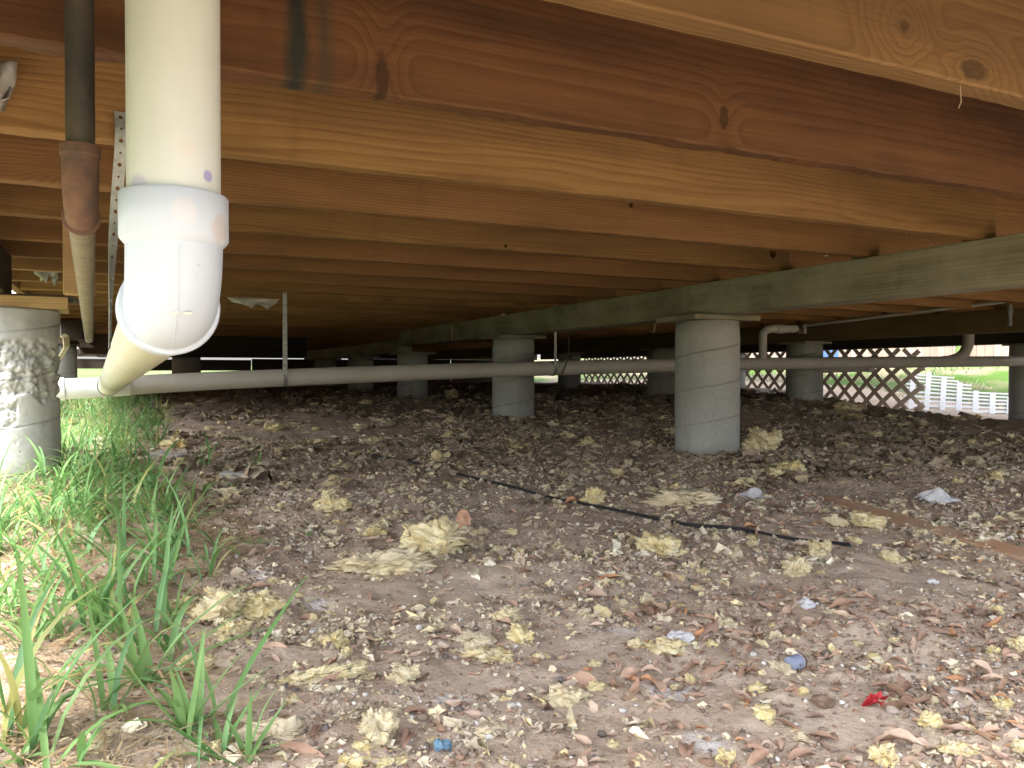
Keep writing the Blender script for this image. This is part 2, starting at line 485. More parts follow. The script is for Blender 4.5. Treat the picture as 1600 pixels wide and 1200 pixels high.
def m_grass(name, stops):
    s = NT(name)
    isl = s.island()
    c = s.ramp(isl, stops)
    v = s.math('ADD', .75, s.math('MULTIPLY', s.math('FRACT', s.math('MULTIPLY', isl, 57.3)), .5))
    c = s.hsv(c, None, None, v)
    s.done(c, .5, .3)
    tr = s.n.new('ShaderNodeBsdfTranslucent'); s.put(tr.inputs['Color'], c)
    mx = s.n.new('ShaderNodeMixShader'); mx.inputs[0].default_value = .35
    s.l.new(s.b.outputs[0], mx.inputs[1]); s.l.new(tr.outputs[0], mx.inputs[2]); s.l.new(mx.outputs[0], s.out.inputs['Surface'])
    return s.m
M['grass'] = m_grass('green_grass', [(0, (.11, .25, .075)), (.3, (.17, .33, .10)), (.6, (.23, .39, .14)), (.82, (.16, .33, .15)), (.9, (.34, .38, .13)), (1, (.50, .40, .18))])
M['straw'] = m_grass('dry_straw', [(0, (.45, .33, .2)), (.5, (.38, .27, .17)), (1, (.52, .42, .27))])

LIME = [(p.x, p.y, r_) for p, r_ in ((ground_at(1060, 1085)[0], .06), (ground_at(960, 985)[0], .05), (ground_at(705, 1095)[0], .03), (ground_at(490, 945)[0], .045), (ground_at(1105, 1165)[0], .05), (ground_at(400, 895)[0], .05))]
def m_ground():
    s = NT('dirt_and_lawn'); o = s.tc.outputs['Object']
    x, y, z = s.sep(o)
    n1 = s.noise(o, 2.2, 5, .6); n2 = s.noise(o, 14, 6, .65); n3 = s.noise(o, 90, 5, .7); n4 = s.noise(o, 320, 3, .7)
    c = s.mix(s.ramp(n1, [(.35, 0), (.65, 1)]), (.50, .395, .305), (.56, .465, .375))
    c = s.mix(s.ramp(n2, [(.4, 0), (.7, .7)]), c, (.37, .285, .215))
    c = s.mix(s.ramp(n3, [(.35, .5), (.5, 0)]), c, (.29, .215, .16))
    c = s.mix(s.ramp(n4, [(.6, 0), (.72, .7)]), c, (.43, .36, .3))
    lime = s.math('MULTIPLY', s.ramp(n2, [(.56, 0), (.66, 1)]), s.ramp(s.noise(o, 3.7, 3), [(.56, 0), (.64, 1)]))
    c = s.mix(s.math('MULTIPLY', lime, s.ramp(n3, [(.4, .2), (.6, .9)])), c, (.55, .52, .5))
    for (lx, ly, lr) in LIME:
        dv = s.n.new('ShaderNodeVectorMath'); dv.operation = 'DISTANCE'
        s.put(dv.inputs[0], s.comb(x, y, 0)); dv.inputs[1].default_value = (lx, ly, 0)
        q_ = s.math('ADD', s.math('DIVIDE', dv.outputs['Value'], lr), s.math('MULTIPLY', s.math('SUBTRACT', n2, .5), 2.2))
        c = s.mix(s.math('MULTIPLY', s.ramp(q_, [(.3, .85), (.8, 0)]), s.ramp(n3, [(.38, .25), (.55, 1)])), c, (.72, .70, .69))
    spk = s.ramp(s.voro(o, 150), [(0, 1), (.12, 1), (.18, 0)])
    c = s.mix(s.math('MULTIPLY', spk, s.ramp(s.noise(o, 40, 2), [(.5, 0), (.6, .8)])), c, (.45, .4, .35))
    # turf outside the footprint of the house
    ex = s.math('MAXIMUM', s.math('SUBTRACT', -.75, x), s.math('MAXIMUM', s.math('SUBTRACT', x, 8.6), s.math('SUBTRACT', y, 14.3)))
    tm = s.ramp(s.math('ADD', ex, s.math('MULTIPLY', s.math('SUBTRACT', n2, .5), .8)), [(0, 0), (.3, 1)])
    patch = s.ramp(s.noise(o, 1.1, 4), [(.42, 0), (.58, 1)])
    right = s.ramp(s.math('SUBTRACT', x, 8.0), [(0, 0), (.5, 1)])
    turf = s.mix(n3, (.045, .095, .018), (.085, .15, .032))
    dry = s.mix(n3, (.17, .135, .10), (.26, .215, .165))
    turf = s.mix(s.math('MULTIPLY', patch, s.math('ADD', s.math('MULTIPLY', right, .4), .5)), turf, dry)
    c = s.mix(tm, c, turf)
    s.bump(s.math('ADD', s.math('MULTIPLY', n3, .8), s.math('ADD', s.math('MULTIPLY', n4, .35), spk)), .8, .008)
    return s.done(c, .95, .12)
M['ground'] = m_ground()

# ------------------------------------------------------------------ setting: ground
def axis_steps(segs, lo_far, hi_far, grow=1.35):
    """segs: list of (start, end, step) in order, then spreads out to the far limits"""
    xs = []
    for a, b, st in segs:
        xs += list(np.linspace(a, b, max(1, int(round((b - a) / st))), endpoint=False))
    xs.append(segs[-1][1])
    st = segs[-1][2]; x = xs[-1]; hi = []
    while x < hi_far:
        st *= grow; x += st; hi.append(x)
    st = segs[0][2]; x = xs[0]; lo = []
    while x > lo_far:
        st *= grow; x -= st; lo.append(x)
    return np.array(lo[::-1] + xs + hi)
gx = axis_steps([(-1.2, -.5, .03), (-.5, 1.4, .011), (1.4, 2.6, .02), (2.6, 8.5, .04), (8.5, 12.5, .1)], -900, 900)
gy = axis_steps([(.3, .5, .03), (.5, 2.2, .010), (2.2, 4.0, .02), (4.0, 8.0, .04), (8, 15, .1)], -900, 900)
GX, GY = np.meshgrid(gx, gy)
GZ = gheight(GX, GY)
nearmask = sstep(3.5, 2.0, np.abs(GX - .6)) * sstep(4.5, 2.5, GY) * sstep(-1.0, -.3, GX)
GZ += nearmask * (.006 * fbm(GX, GY, 45, 41, 2))
nx, ny = len(gx), len(gy)
idx = np.arange(nx * ny).reshape(ny, nx)
gf = np.stack([idx[:-1, :-1], idx[:-1, 1:], idx[1:, 1:], idx[1:, :-1]], -1).reshape(-1, 4)
ground = obj('ground', mesh_np('ground', np.stack([GX, GY, GZ], -1).reshape(-1, 3), gf, True), M['ground'])
tag(ground, 'bare brown dirt floor of the crawl space, turf outside', kind='structure')

# ------------------------------------------------------------------ house frame
ZJ = CAMZ + .393             # underside of the joists
JH, JT = .235, .038
HX0, HX1, HY0, HY1 = -.46, 7.48, .26, 14.45
XB = (-.42, 2.306, 4.84, 7.33)  # centre lines of the beams

sub = obj('subfloor', box_me('subfloor', HX1 - HX0, HY1 - HY0, .03, 0, 1, (HX0, HY0, ZJ + JH + .002)), M['ply'])
tag(sub, 'board subfloor nailed on top of the joists', kind='structure')

for (x0, y0, sx, sy) in [(HX0 - .1, HY0 - .1, .12, HY1 - HY0 + .2), (HX1 - .02, HY0 - .1, .12, HY1 - HY0 + .2), (HX0 + .03, HY0 - .1, HX1 - HX0 - .06, .12), (HX0 + .03, HY1 - .02, HX1 - HX0 - .06, .12)]:
    hw = obj('house_wall', box_me('house_wall', sx, sy, 2.9, .0, 1, (x0, y0, ZJ + JH + .034)), M['fence']); tag(hw, 'outer wall of the house above the floor', kind='structure')
hr = obj('house_roof', box_me('house_roof', HX1 - HX0 + .9, HY1 - HY0 + .9, .2, 0, 1, (HX0 - .45, HY0 - .45, ZJ + JH + 2.94)), M['dark_wood']); tag(hr, 'roof of the house', kind='structure')

def joist_me(name, length, holes=(), seed=0, rag=.0012, n=70):
    """a board with eased edges, a slight bow and a not quite straight lower edge"""
    e = .003
    cs = [(e, 0), (JT - e, 0), (JT, e), (JT, JH - e), (JT - e, JH), (e, JH), (0, JH - e), (0, e)]
    V, F = [], []
    for i in range(n + 1):
        x = length * i / n
        bow = .0025 * mnoise.noise(Vector((x * .5, seed * 3.7, 0))); side = .003 * mnoise.noise(Vector((x * .45, seed * 5.1, 7)))
        for k, (y, z) in enumerate(cs):
            dz = rag * (mnoise.noise(Vector((x * 11, seed * 2.3 + (k in (1, 2)) * 3, 1))) + .8 * mnoise.noise(Vector((x * 37, seed + k, 2)))) if z < JH / 2 else 0
            V.append((x, y + side, max(z + bow + dz, -.006)))
    for i in range(n):
        for k in range(8):
            k2 = (k + 1) % 8
            F.append((i * 8 + k, (i + 1) * 8 + k, (i + 1) * 8 + k2, i * 8 + k2))
    F.append(tuple(range(8))); F.append(tuple(n * 8 + k for k in range(7, -1, -1)))
    me = mesh_np(name, V, F)
    bm = bmesh.new(); bm.from_mesh(me); bmesh.ops.recalc_face_normals(bm, faces=bm.faces); bm.to_mesh(me); bm.free()
    if holes:
        o = bpy.data.objects.new('tmp', me); COL.objects.link(o)
        cuts = []
        for (hx, hzz, r) in holes:
            cm = tube_me('cut', [(hx, -.05, hzz), (hx, .1, hzz)], r, 20, True, False)
            co = bpy.data.objects.new('cut', cm); COL.objects.link(co); cuts.append(co)
            md = o.modifiers.new('b', 'BOOLEAN'); md.operation = 'DIFFERENCE'; md.object = co; md.solver = 'EXACT'
        dg = bpy.context.evaluated_depsgraph_get()
        me2 = bpy.data.meshes.new_from_object(o.evaluated_get(dg))
        bpy.data.objects.remove(o)
        for co in cuts: bpy.data.objects.remove(co)
        me2.name = name
        return me2
    return me

JY = [.33, .7187, 1.1064] + [1.5094 + .4064 * k for k in range(32)]
JY = [y for y in JY if y < HY1 - .1]
# the two nearest joists have knots and a black-green stain of their own
p_k = on_y(600, 95, 1.106); p_s = on_y(465, 60, 1.106); p_s2 = on_y(508, 60, 1.106)
A0 = HX0
def jx(v): return v.x - A0
def jz(v): return v.z - ZJ
pk1, pk2, pk3 = on_y(1130, 185, 1.106), on_y(1400, 60, .7187), on_y(1440, 70, .7187)
M['joist_stained'] = wood('stained_red_joist_wood', (.165, .074, .029), (.122, .05, .019), (.042, .018, .009), ring=70, streak=.85,
    knots=[(jx(p_k), jz(p_k) - .03, .030, .16, .035), (jx(pk1), jz(pk1), .03, .07, .018)],
    stains=[(jx(p_s) - .022, jx(p_s) + .020, .016, (.022, .027, .02), .95), (jx(p_s2) - .020, jx(p_s2) + .016, .020, (.045, .04, .026), .75)], rk=False)
M['joist_knotty'] = wood('knotty_joist_wood', (.19, .108, .04), (.14, .072, .025), (.068, .035, .014), ring=105,
    knots=[(jx(pk2), jz(pk2) + .01, .06, .05, .07), (jx(pk3) + .1, jz(pk3) - .02, .08, .05, .05)], rk=False)

def hole_at(px, py, Y, r):
    p = on_y(px, py, Y); return (jx(p), jz(p), r)
LA = XB[1] - HX0 - .01
me_b = joist_me('floor_joist_mid', XB[2] - XB[1] + .10)
me_c = joist_me('floor_joist_right', HX1 - XB[2] - .03)
HOLES = {4: [hole_at(985, 322, JY[4], .007)], 5: [hole_at(790, 386, JY[5], .006), hole_at(1207, 397, JY[5], .017)]}
SEEN = 1
for i, y in enumerate(JY):
    n = i - SEEN + 1
    me = joist_me('floor_joist', LA, HOLES.get(i, ()), i, .0035 if i == 2 else .0012, 220 if i in (1, 2, 3) else 70)
    if i == 1: mat_, lab = M['joist_knotty'], 'knotty floor joist crossing the top right corner, nearest of all'
    elif i == 2: mat_, lab = M['joist_stained'], 'red-brown floor joist with a black stain and a split knot, right behind the pipes'
    else:
        mat_ = M['joist'] if i < 14 else M['joist_far']
        lab = '%s floor joist counted back from the camera, left of the green beam' % ordinal(n) if n > 0 else None
    if n < 1: lab = 'floor joist out of view behind the camera, %s before the knotty one' % ordinal(1 - n)
    if i == 5: lab = 'fifth floor joist from the camera, with a round hole drilled near the beam'
    me.materials.clear()
    j = obj('floor_joist', me, mat_, None, (A0, y, ZJ + .001 * (i % 3)))
    tag(j, lab, 'joist', 'floor joists on the left span')
    if 1 <= i < 23:
        jb = obj('floor_joist', me_b, M['joist_far'], None, (XB[1] - .05, y + JT + .003, ZJ + .001))
        tag(jb, '%s floor joist counted back, between the green beam and brown beam' % ordinal(max(n, 0)), 'joist', 'floor joists on the middle span')
        jc = obj('floor_joist', me_c, M['joist_far'], None, (XB[2] - .02, y - .004, ZJ + .001))
        tag(jc, '%s floor joist counted back, right of the brown beam' % ordinal(max(n, 0)), 'joist', 'floor joists on the right span')

def rim(name, label, x, y, sx, sy, z0=ZJ, h=JH):
    o = obj(name, box_me(name, sx, sy, h, .003), M['joist_far'], None, (x, y, z0)); tag(o, label, 'rim joist'); return o
rim('rim_joist', 'rim joist closing the left ends of the floor joists', HX0 - .042, HY0, .038, HY1 - HY0)
rim('rim_joist', 'rim joist above the lattice on the far right side', HX1 + .004, HY0, .038, HY1 - HY0)
rim('rim_joist', 'dark rim joist across the far end of the crawl space', HX0, HY1 + .004, HX1 - HX0, .038)
rim('rim_joist', 'rim joist behind the camera', HX0, HY0 - .042, HX1 - HX0, .038)

BW = .14
def beam(label, xc, y0, y1, z0, mat_, h=BW, w=BW, name='support_beam'):
    bm = bmesh.new(); bmesh.ops.create_cube(bm, size=1)
    for v in bm.verts: v.co = Vector((v.co.x * w, (v.co.y + .5) * (y1 - y0), (v.co.z + .5) * h))
    bmesh.ops.bevel(bm, geom=list(bm.edges), offset=.006, segments=2, affect='EDGES', profile=.5)
    me = bpy.data.meshes.new(name); bm.to_mesh(me); bm.free()
    o = obj(name, me, mat_, None, (xc, y0, z0)); return tag(o, label, 'beam')
ZB = ZJ - BW - .001
beam('near length of the mossy green treated beam, running off the right edge', XB[1], .3, 2.86, ZB, M['beam'])
beam('second length of the green treated beam, butted over the big grey pier', XB[1] + .004, 2.864, 7.06, ZB - .001, M['beam'])
beam('far olive length of the green beam, set a little lower', XB[1] + .01, 7.15, 11.6, ZB - .055, M['beam'], .115)
beam('brown beam over the lattice-side piers, behind the drain risers', XB[2], .3, 13.9, ZB, M['beam_brown'])
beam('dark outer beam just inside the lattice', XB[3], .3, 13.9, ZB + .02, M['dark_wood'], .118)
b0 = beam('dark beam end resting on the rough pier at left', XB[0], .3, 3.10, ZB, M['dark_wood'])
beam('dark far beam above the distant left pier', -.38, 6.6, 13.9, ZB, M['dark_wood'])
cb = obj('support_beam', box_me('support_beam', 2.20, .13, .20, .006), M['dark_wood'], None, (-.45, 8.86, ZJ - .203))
tag(cb, 'black cross beam in the shadows at far centre left', 'beam')

# ------------------------------------------------------------------ piers and shims
def pier(label, x, y, ztop, r=.14, lean=0):
    zb = hz(x, y) - .12
    h = ztop - zb
    V, F = [], []
    seg, nr = 48, 10
    for i in range(nr + 1):
        z = h * i / nr
        rr = r * (1 - .004 * math.sin(i * 1.7 + x))
        if i == nr: rr -= .004
        for k in range(seg):
            a = 2 * math.pi * k / seg
            q = rr + .0018 * mnoise.noise(Vector((math.cos(a) * 3 + x, math.sin(a) * 3 + y, z * 9)))
            V.append((math.cos(a) * q, math.sin(a) * q, z))
    for i in range(nr):
        for k in range(seg):
            k2 = (k + 1) % seg
            F.append((i * seg + k, i * seg + k2, (i + 1) * seg + k2, (i + 1) * seg + k))
    F.append(tuple(nr * seg + k for k in range(seg))); F.append(tuple(range(seg - 1, -1, -1)))
    me = mesh_np('concrete_pier', V, F)
    for p in me.polygons: p.use_smooth = len(p.vertices) == 4
    o = obj('concrete_pier', me, M['concrete'], None, (x, y, zb))
    return tag(o, label, 'pier')
def shim(label, x, y, z0, z1, sx=.36, sy=.3, rot=0.0, m='beam'):
    o = obj('wood_shim', box_me('wood_shim', sx, sy, z1 - z0, .002, 1, (-sx / 2, -sy / 2, 0)), M[m], None, (x, y, z0))
    o.rotation_euler.z = rot
    return tag(o, label, 'shim')
P1 = [(2.306, 2.8195, 'largest grey concrete pier right of centre, under the beam joint'),
      (2.306, 4.803, 'grey concrete pier at centre with the drain pipe passing in front'),
      (2.316, 6.938, 'third pier back under the green beam, left of centre'),
      (2.316, 8.75, 'fourth pier back under the green beam, half behind the drain pipe'),
      (2.316, 10.55, 'farthest small pier under the green beam, by the light slit')]
for i, (x, y, l) in enumerate(P1):
    zt = ZB - .024 if i < 2 else ZB - .078
    pier(l, x, y, zt)
    shim('thin board shim on top of the %s pier under the green beam' % ordinal(i + 1), x, y, zt + .0005, (ZB if i < 2 else ZB - .055) - .0015, .34, .30, .06 * (i - 1), 'beam')
P2 = [(4.84, 4.731, 'pier in front of the lattice, with bright light beside it'),
      (4.84, 6.63, 'shadowed pier beyond the largest pier, left of it'),
      (4.84, 8.5, 'distant shadowed pier under the brown beam'),
      (7.33, 4.52, 'sunlit pier cut off by the right edge'),
      (7.33, 8.4, 'outer pier standing at the lattice')]
for i, (x, y, l) in enumerate(P2):
    zt = ZB - .02 if i < 3 else ZB
    pier(l, x, y, zt)
    shim('shim board on the pier: %s' % l, x, y, zt + .0005, (ZB if i < 3 else ZB + .02) - .001, .3, .28, .03, 'beam')
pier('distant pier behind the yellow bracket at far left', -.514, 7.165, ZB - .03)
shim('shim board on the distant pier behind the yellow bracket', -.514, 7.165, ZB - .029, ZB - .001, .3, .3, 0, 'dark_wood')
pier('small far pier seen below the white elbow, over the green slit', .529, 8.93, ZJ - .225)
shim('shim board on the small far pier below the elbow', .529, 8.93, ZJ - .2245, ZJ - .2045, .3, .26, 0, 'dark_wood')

def rough_pier():
    x, y = -.349, 3.058
    zb = hz(x, y) - .1; zt = ZB - .045; h = zt - zb; r = .14
    seg, nr = 220, 170
    V = np.zeros((nr + 1, seg, 3))
    for i in range(nr + 1):
        z = h * i / nr
        for k in range(seg):
            a = 2 * math.pi * k / seg
            ca, sa = math.cos(a), math.sin(a)
            p = Vector((ca * r, sa * r, z))
            # honeycombed belt in the upper half, ragged below
            n0 = mnoise.noise(p * 9)
            top = h - .10 + .018 * mnoise.noise(p * 30)
            bot = h - .29 + .07 * n0 - (.10 if ca * .75 - sa * .65 > .45 and ca * .75 - sa * .65 < .8 else 0) + .03 * mnoise.noise(p * 25)
            m = min(1, max(0, (top - z) / .008)) * min(1, max(0, (z - bot) / .015))
            w_ = Vector((mnoise.noise(p * 35), mnoise.noise(p * 35 + Vector((9, 0, 0))), mnoise.noise(p * 35 + Vector((0, 9, 0))))) * .010
            vd = mnoise.voronoi((p + w_) * 30)[0][0]
            vs_ = mnoise.voronoi((p + w_) * 75)[0][0]
            lump = math.sqrt(max(0, 1 - (vd / .72) ** 2)); ls = math.sqrt(max(0, 1 - (vs_ / .72) ** 2))
            dep = -.017 + .017 * lump * (.5 + .9 * abs(n0)) + .005 * ls + .004 * mnoise.noise(p * 120) - .010 * max(0, mnoise.noise(p * 18))
            pit = 0
            v2 = mnoise.voronoi(p * 20 + Vector((5, 1, 2)))[0][0]
            if v2 < .13 and mnoise.noise(p * 7 + Vector((3, 3, 3))) > .05: pit = -.006 * (1 - v2 / .13)
            q = r + m * dep + (1 - m) * (pit + .0006 * mnoise.noise(p * 40))
            if i == nr: q -= .004
            V[i, k] = (ca * q, sa * q, z)
    idx = np.arange((nr + 1) * seg).reshape(nr + 1, seg)
    f = np.stack([idx[:-1], np.roll(idx[:-1], -1, 1), np.roll(idx[1:], -1, 1), idx[1:]], -1).reshape(-1, 4)
    vv = np.concatenate([V.reshape(-1, 3), [[0, 0, h]]])
    faces = [tuple(int(a) for a in q) for q in f]
    c = (nr + 1) * seg
    faces += [(nr * seg + k, nr * seg + (k + 1) % seg, c) for k in range(seg)]
    me = mesh_np('rough_concrete_pier', vv, faces, True)
    o = obj('concrete_pier', me, M['concrete_near'], None, (x, y, zb))
    tag(o, 'crumbling honeycombed concrete pier in the grass at left edge', 'pier')
    shim('thick pale wood block on the crumbling pier at left', x + .0, y, zt + .001, zt + .0395, .33, .24, .05, 'pine')
    shim('thin metal-grey shim under the pale wood block at left', x + .04, y + .02, zt + .0401, ZB - .0005, .30, .28, -.05, 'dark_wood')
rough_pier()

wb = obj('wood_block', box_me('wood_block', .08, .04, .20, .003), M['pine'], None, tuple(on_y(101, 462, 2.62) + Vector((0, -.045, 0))))
tag(wb, 'short upright wood block hanging behind the rusty pipe', 'wood block')

# ------------------------------------------------------------------ white drain plumbing
MP = [(-.30, 4.12, .349), (-.246, 4.125, .352), (.575, 4.18, .393), (2.1, 4.26, .447), (4.1, 4.34, .490), (7.18, 4.44, .531), (7.9, 4.46, .538)]
PR = .0445
drain = thing('drain_pipe', 'white plastic drain: thick upright pipe, elbow and long sloping pipe across the crawl space', 'drain pipe', (0, 0, 0))
VX, VY = .042, .885
wye = Vector((-.09, 4.12, .362))
ZO = .492
R_E = .060
odir = Vector((wye.x - VX, wye.y - VY, 0)).normalized()
obj('upright_pipe', tube_me('upright_pipe', [(VX, VY, ZJ + JH), (VX, VY, .575)], PR, 64), M['pvc'], drain)
# elbow swept in one piece with its lower rim
pts, rad = [], []
M['pvc_elbow'] = m_pvc('white_elbow_pvc', (.51, .58, .665), .42,
    spots=[((VX + .052 * math.cos(-1.0 + .35), VY + .052 * math.sin(-1.0 + .35), .566), .017, (.50, .42, .37), .6),
           ((VX + .052 * math.cos(-1.45), VY + .052 * math.sin(-1.45), .578), .016, (.72, .64, .58), .35)])
hubm = tube_me('elbow_hub', [(VX, VY, .601), (VX, VY, .6008), (VX, VY, .5990), (VX, VY, .5565), (VX, VY, .5545), (VX, VY, .549)],
               [.0452, .0505, .0520, .0520, .0510, .0462], 72, False)
pts = [(VX, VY, .556)]
for k in range(15):
    a = math.pi / 2 * k / 14
    c = Vector((VX, VY, ZO + R_E)) + odir * R_E
    pts.append(tuple(c - odir * (R_E * math.cos(a)) - Vector((0, 0, R_E * math.sin(a)))))
e = Vector((VX, VY, ZO)) + odir * R_E
pts.append(tuple(e + odir * .006))
bend = obj('elbow', tube_me('elbow_bend', pts, .0462, 72, False), M['pvc_elbow'], drain)
obj('elbow_hub', hubm, M['pvc_elbow'], bend)
sl = (wye - e).normalized()
obj('elbow_rim', tube_me('elbow_rim', [tuple(e - odir * .004), tuple(e - odir * .0035), tuple(e - odir * .001), tuple(e + odir * .045), tuple(e + odir * .0452)], [.0455, .0505, .0520, .0520, .0452], 72, False), M['pvc_elbow'], bend)
brp = obj('branch_pipe', tube_me('branch_pipe', [tuple(e + sl * .03), tuple(e + sl * .6), tuple(wye - sl * .02)], PR * .985, 64), M['pvc_yellow'], drain)
# moulding seam and two raised marks on the elbow back
seam = []
for k in range(2, 15):
    a = math.pi / 2 * k / 14
    c = Vector((VX, VY, ZO + R_E)) + odir * R_E
    seam.append(tuple(c - odir * ((R_E + .0462) * math.cos(a)) - Vector((0, 0, (R_E + .0462) * math.sin(a)))))
view = Vector((-ST, -CT, 0))
obj('mould_seam', tube_me('mould_seam', [(VX - odir.x * .0462, VY - odir.y * .0462, .545)] + seam, .0007, 6), M['pvc_elbow'], bend)
for dx in (-.006, .006):
    a = math.radians(42); c = Vector((VX, VY, ZO + R_E)) + odir * R_E
    n_ = (-odir * math.cos(a) - Vector((0, 0, math.sin(a))))
    side = Vector((odir.y, -odir.x, 0))
    mk = obj('raised_mark', box_me('raised_mark', .0085, .0038, .0014, .0004, 1, (-.00425, -.0019, -.0002)), M['pvc'], bend, tuple(c + n_ * (R_E + .0462) + side * (dx + .004)))
    mk.rotation_euler = Matrix((side, n_.cross(side), n_)).transposed().to_euler()
main_pts = smooth_path(MP, 10)
mpo = obj('main_pipe', tube_me('main_pipe', [tuple(p) for p in main_pts], PR, 40), M['pvc_grey'], drain)
ml = (Vector(MP[2]) - Vector(MP[1])).normalized()
m0 = Vector(MP[0])
obj('end_coupling', tube_me('end_coupling', [tuple(m0 - ml * .03), tuple(m0 - ml * .029), tuple(m0 + ml * .033), tuple(m0 + ml * .034)], [.046, .052, .052, .046], 48), M['pvc_white'], mpo)
wf = m0 + ml * .16
obj('wye_fitting', tube_me('wye_fitting', [tuple(m0 + ml * .036), tuple(m0 + ml * .30)], .0468, 48), M['pvc_white'], mpo)
obj('primer_ring', tube_me('primer_ring', [tuple(wye - sl * .085), tuple(wye - sl * .066)], .0482, 48, False), M['blue_ring'], brp)
obj('branch_socket', tube_me('branch_socket', [tuple(wye - sl * .066), tuple(wye)], .0478, 48), M['pvc_white'], brp)
# far risers joined to the main pipe
def main_at(x):
    for a, b in zip(MP[:-1], MP[1:]):
        if a[0] <= x <= b[0]:
            t = (x - a[0]) / (b[0] - a[0]); return Vector(a).lerp(Vector(b), t)
q = on_y(1512, 555, 4.42)
r0 = main_at(q.x)
ris = [r0 + Vector((-.34, -.004, 0)), r0 + Vector((-.22, -.004, .012)), r0 + Vector((-.09, 0, .05)), r0 + Vector((-.015, 0, .13)), r0 + Vector((0, 0, .24)), r0 + Vector((0, 0, .46))]
tro = obj('tall_riser', tube_me('tall_riser', [tuple(p) for p in smooth_path(ris, 6)], .043, 28), M['pvc_grey'], drain)
for zz, hh in ((.30, .05), (.40, .05)):
    obj('riser_coupling', tube_me('riser_coupling', [tuple(r0 + Vector((0, 0, zz))), tuple(r0 + Vector((0, 0, zz + hh)))], .050, 28), M['pvc_grey'], tro)
q2 = on_y(1193, 555, 4.33); r1 = main_at(q2.x)
trap = [r1 + Vector((0, 0, -.01)), r1 + Vector((0, 0, .15)), r1 + Vector((.005, 0, .215)), r1 + Vector((.05, 0, .245)), r1 + Vector((.12, 0, .25)), r1 + Vector((.32, .01, .255))]
tpo = obj('trap_pipe', tube_me('trap_pipe', [tuple(p) for p in smooth_path(trap, 6)], .028, 28), M['pvc_grey'], drain)
obj('trap_coupling', tube_me('trap_coupling', [tuple(r1 + Vector((.12, 0, .25))), tuple(r1 + Vector((.2, .004, .252)))], .034, 28), M['pvc_grey'], tpo)
obj('trap_stub', tube_me('trap_stub', [tuple(r1 + Vector((.30, .01, .255))), tuple(r1 + Vector((.36, .01, .235)))], .026, 20), M['rust'], tpo)

cp = thing('capped_pipe', 'short capped grey pipe lying behind the main drain, before the lattice', 'pipe')
ca, cb2 = on_y(1275, 577, 5.3), on_y(1360, 575, 5.3)
obj('pipe_body', tube_me('pipe_body', [tuple(ca), tuple(cb2)], .034, 28), M['pvc_grey'], cp)
obj('end_cap', tube_me('end_cap', [tuple(cb2 - Vector((.05, 0, 0))), tuple(cb2 + Vector((.02, 0, 0)))], .04, 28), M['pvc_white'], cp)

wp = thing('water_line', 'thin grey water line running along the brown beam at right', 'water pipe')
a_, b_ = on_x(1257, 509, 4.62), on_x(1568, 469, 4.62)
obj('line_tube', tube_me('line_tube', [tuple(a_), tuple(b_ - Vector((0, 0, .01))), tuple(b_), tuple(b_ + Vector((0, 0, .03)))], .011, 14), M['pvc_grey'], wp)
obj('elbow_fitting', tube_me('elbow_fitting', [tuple(a_ + Vector((0, 0, .014))), tuple(a_ - Vector((0, 0, .06)))], .014, 14), M['pvc_grey'], wp)
vs = thing('vent_stub', 'small grey pipe stub hanging beside the brown beam at far right', 'pipe')
v0 = on_x(1577, 476, 4.68)
obj('stub_tube', tube_me('stub_tube', [tuple(v0), tuple(v0 - Vector((0, 0, .125)))], .013, 14), M['galv_dark'], vs)
obj('stub_collar', tube_me('stub_collar', [tuple(v0 - Vector((0, 0, .03))), tuple(v0 - Vector((0, 0, .05)))], .02, 14), M['galv_dark'], vs)
cd = obj('conduit', tube_me('conduit', [tuple(on_x(1262, 531, 6.9)), tuple(on_x(1599, 511, 6.9)), tuple(on_x(1660, 507, 6.9))], .022, 18), M['galv_dark'])
tag(cd, 'grey conduit strung under the outer beam above the lattice', 'conduit')

# ------------------------------------------------------------------ rusty gas pipe
gas = thing('gas_pipe', 'dark iron gas pipe with rusty elbow, left of the white upright pipe', 'gas pipe')
GXp, GYp = -.047, .985
obj('upright_iron_pipe', tube_me('upright_iron_pipe', [(GXp, GYp, ZJ + JH), (GXp, GYp, .65)], .0144, 32), M['iron'], gas)
ge = Vector((-.136, 3.366, .548))
gd = Vector((ge.x - GXp, ge.y - GYp, 0)).normalized()
gp = [(GXp, GYp, .667), (GXp, GYp, .6665), (GXp, GYp, .664), (GXp, GYp, .656), (GXp, GYp, .654), (GXp, GYp, .634)]
gr = [.0150, .0195, .0201, .0201, .0184, .0180]
c = Vector((GXp, GYp, .62)) + gd * .024
for k in range(9):
    a = math.pi / 2 * k / 8
    gp.append(tuple(c - gd * (.024 * math.cos(a)) - Vector((0, 0, .024 * math.sin(a))))); gr.append(.0180 - .0003 * k)
gp += [tuple(c - Vector((0, 0, .024)) + gd * .012), tuple(c - Vector((0, 0, .024)) + gd * .013), tuple(c - Vector((0, 0, .024)) + gd * .024)]
gr += [.0165, .0198, .0198]
obj('iron_elbow', tube_me('iron_elbow', gp, gr, 40), M['rust'], gas)
obj('receding_iron_pipe', tube_me('receding_iron_pipe', [tuple(c - Vector((0, 0, .024)) + gd * .01), tuple(ge)], .0144, 32), M['dusty_iron'], gas)

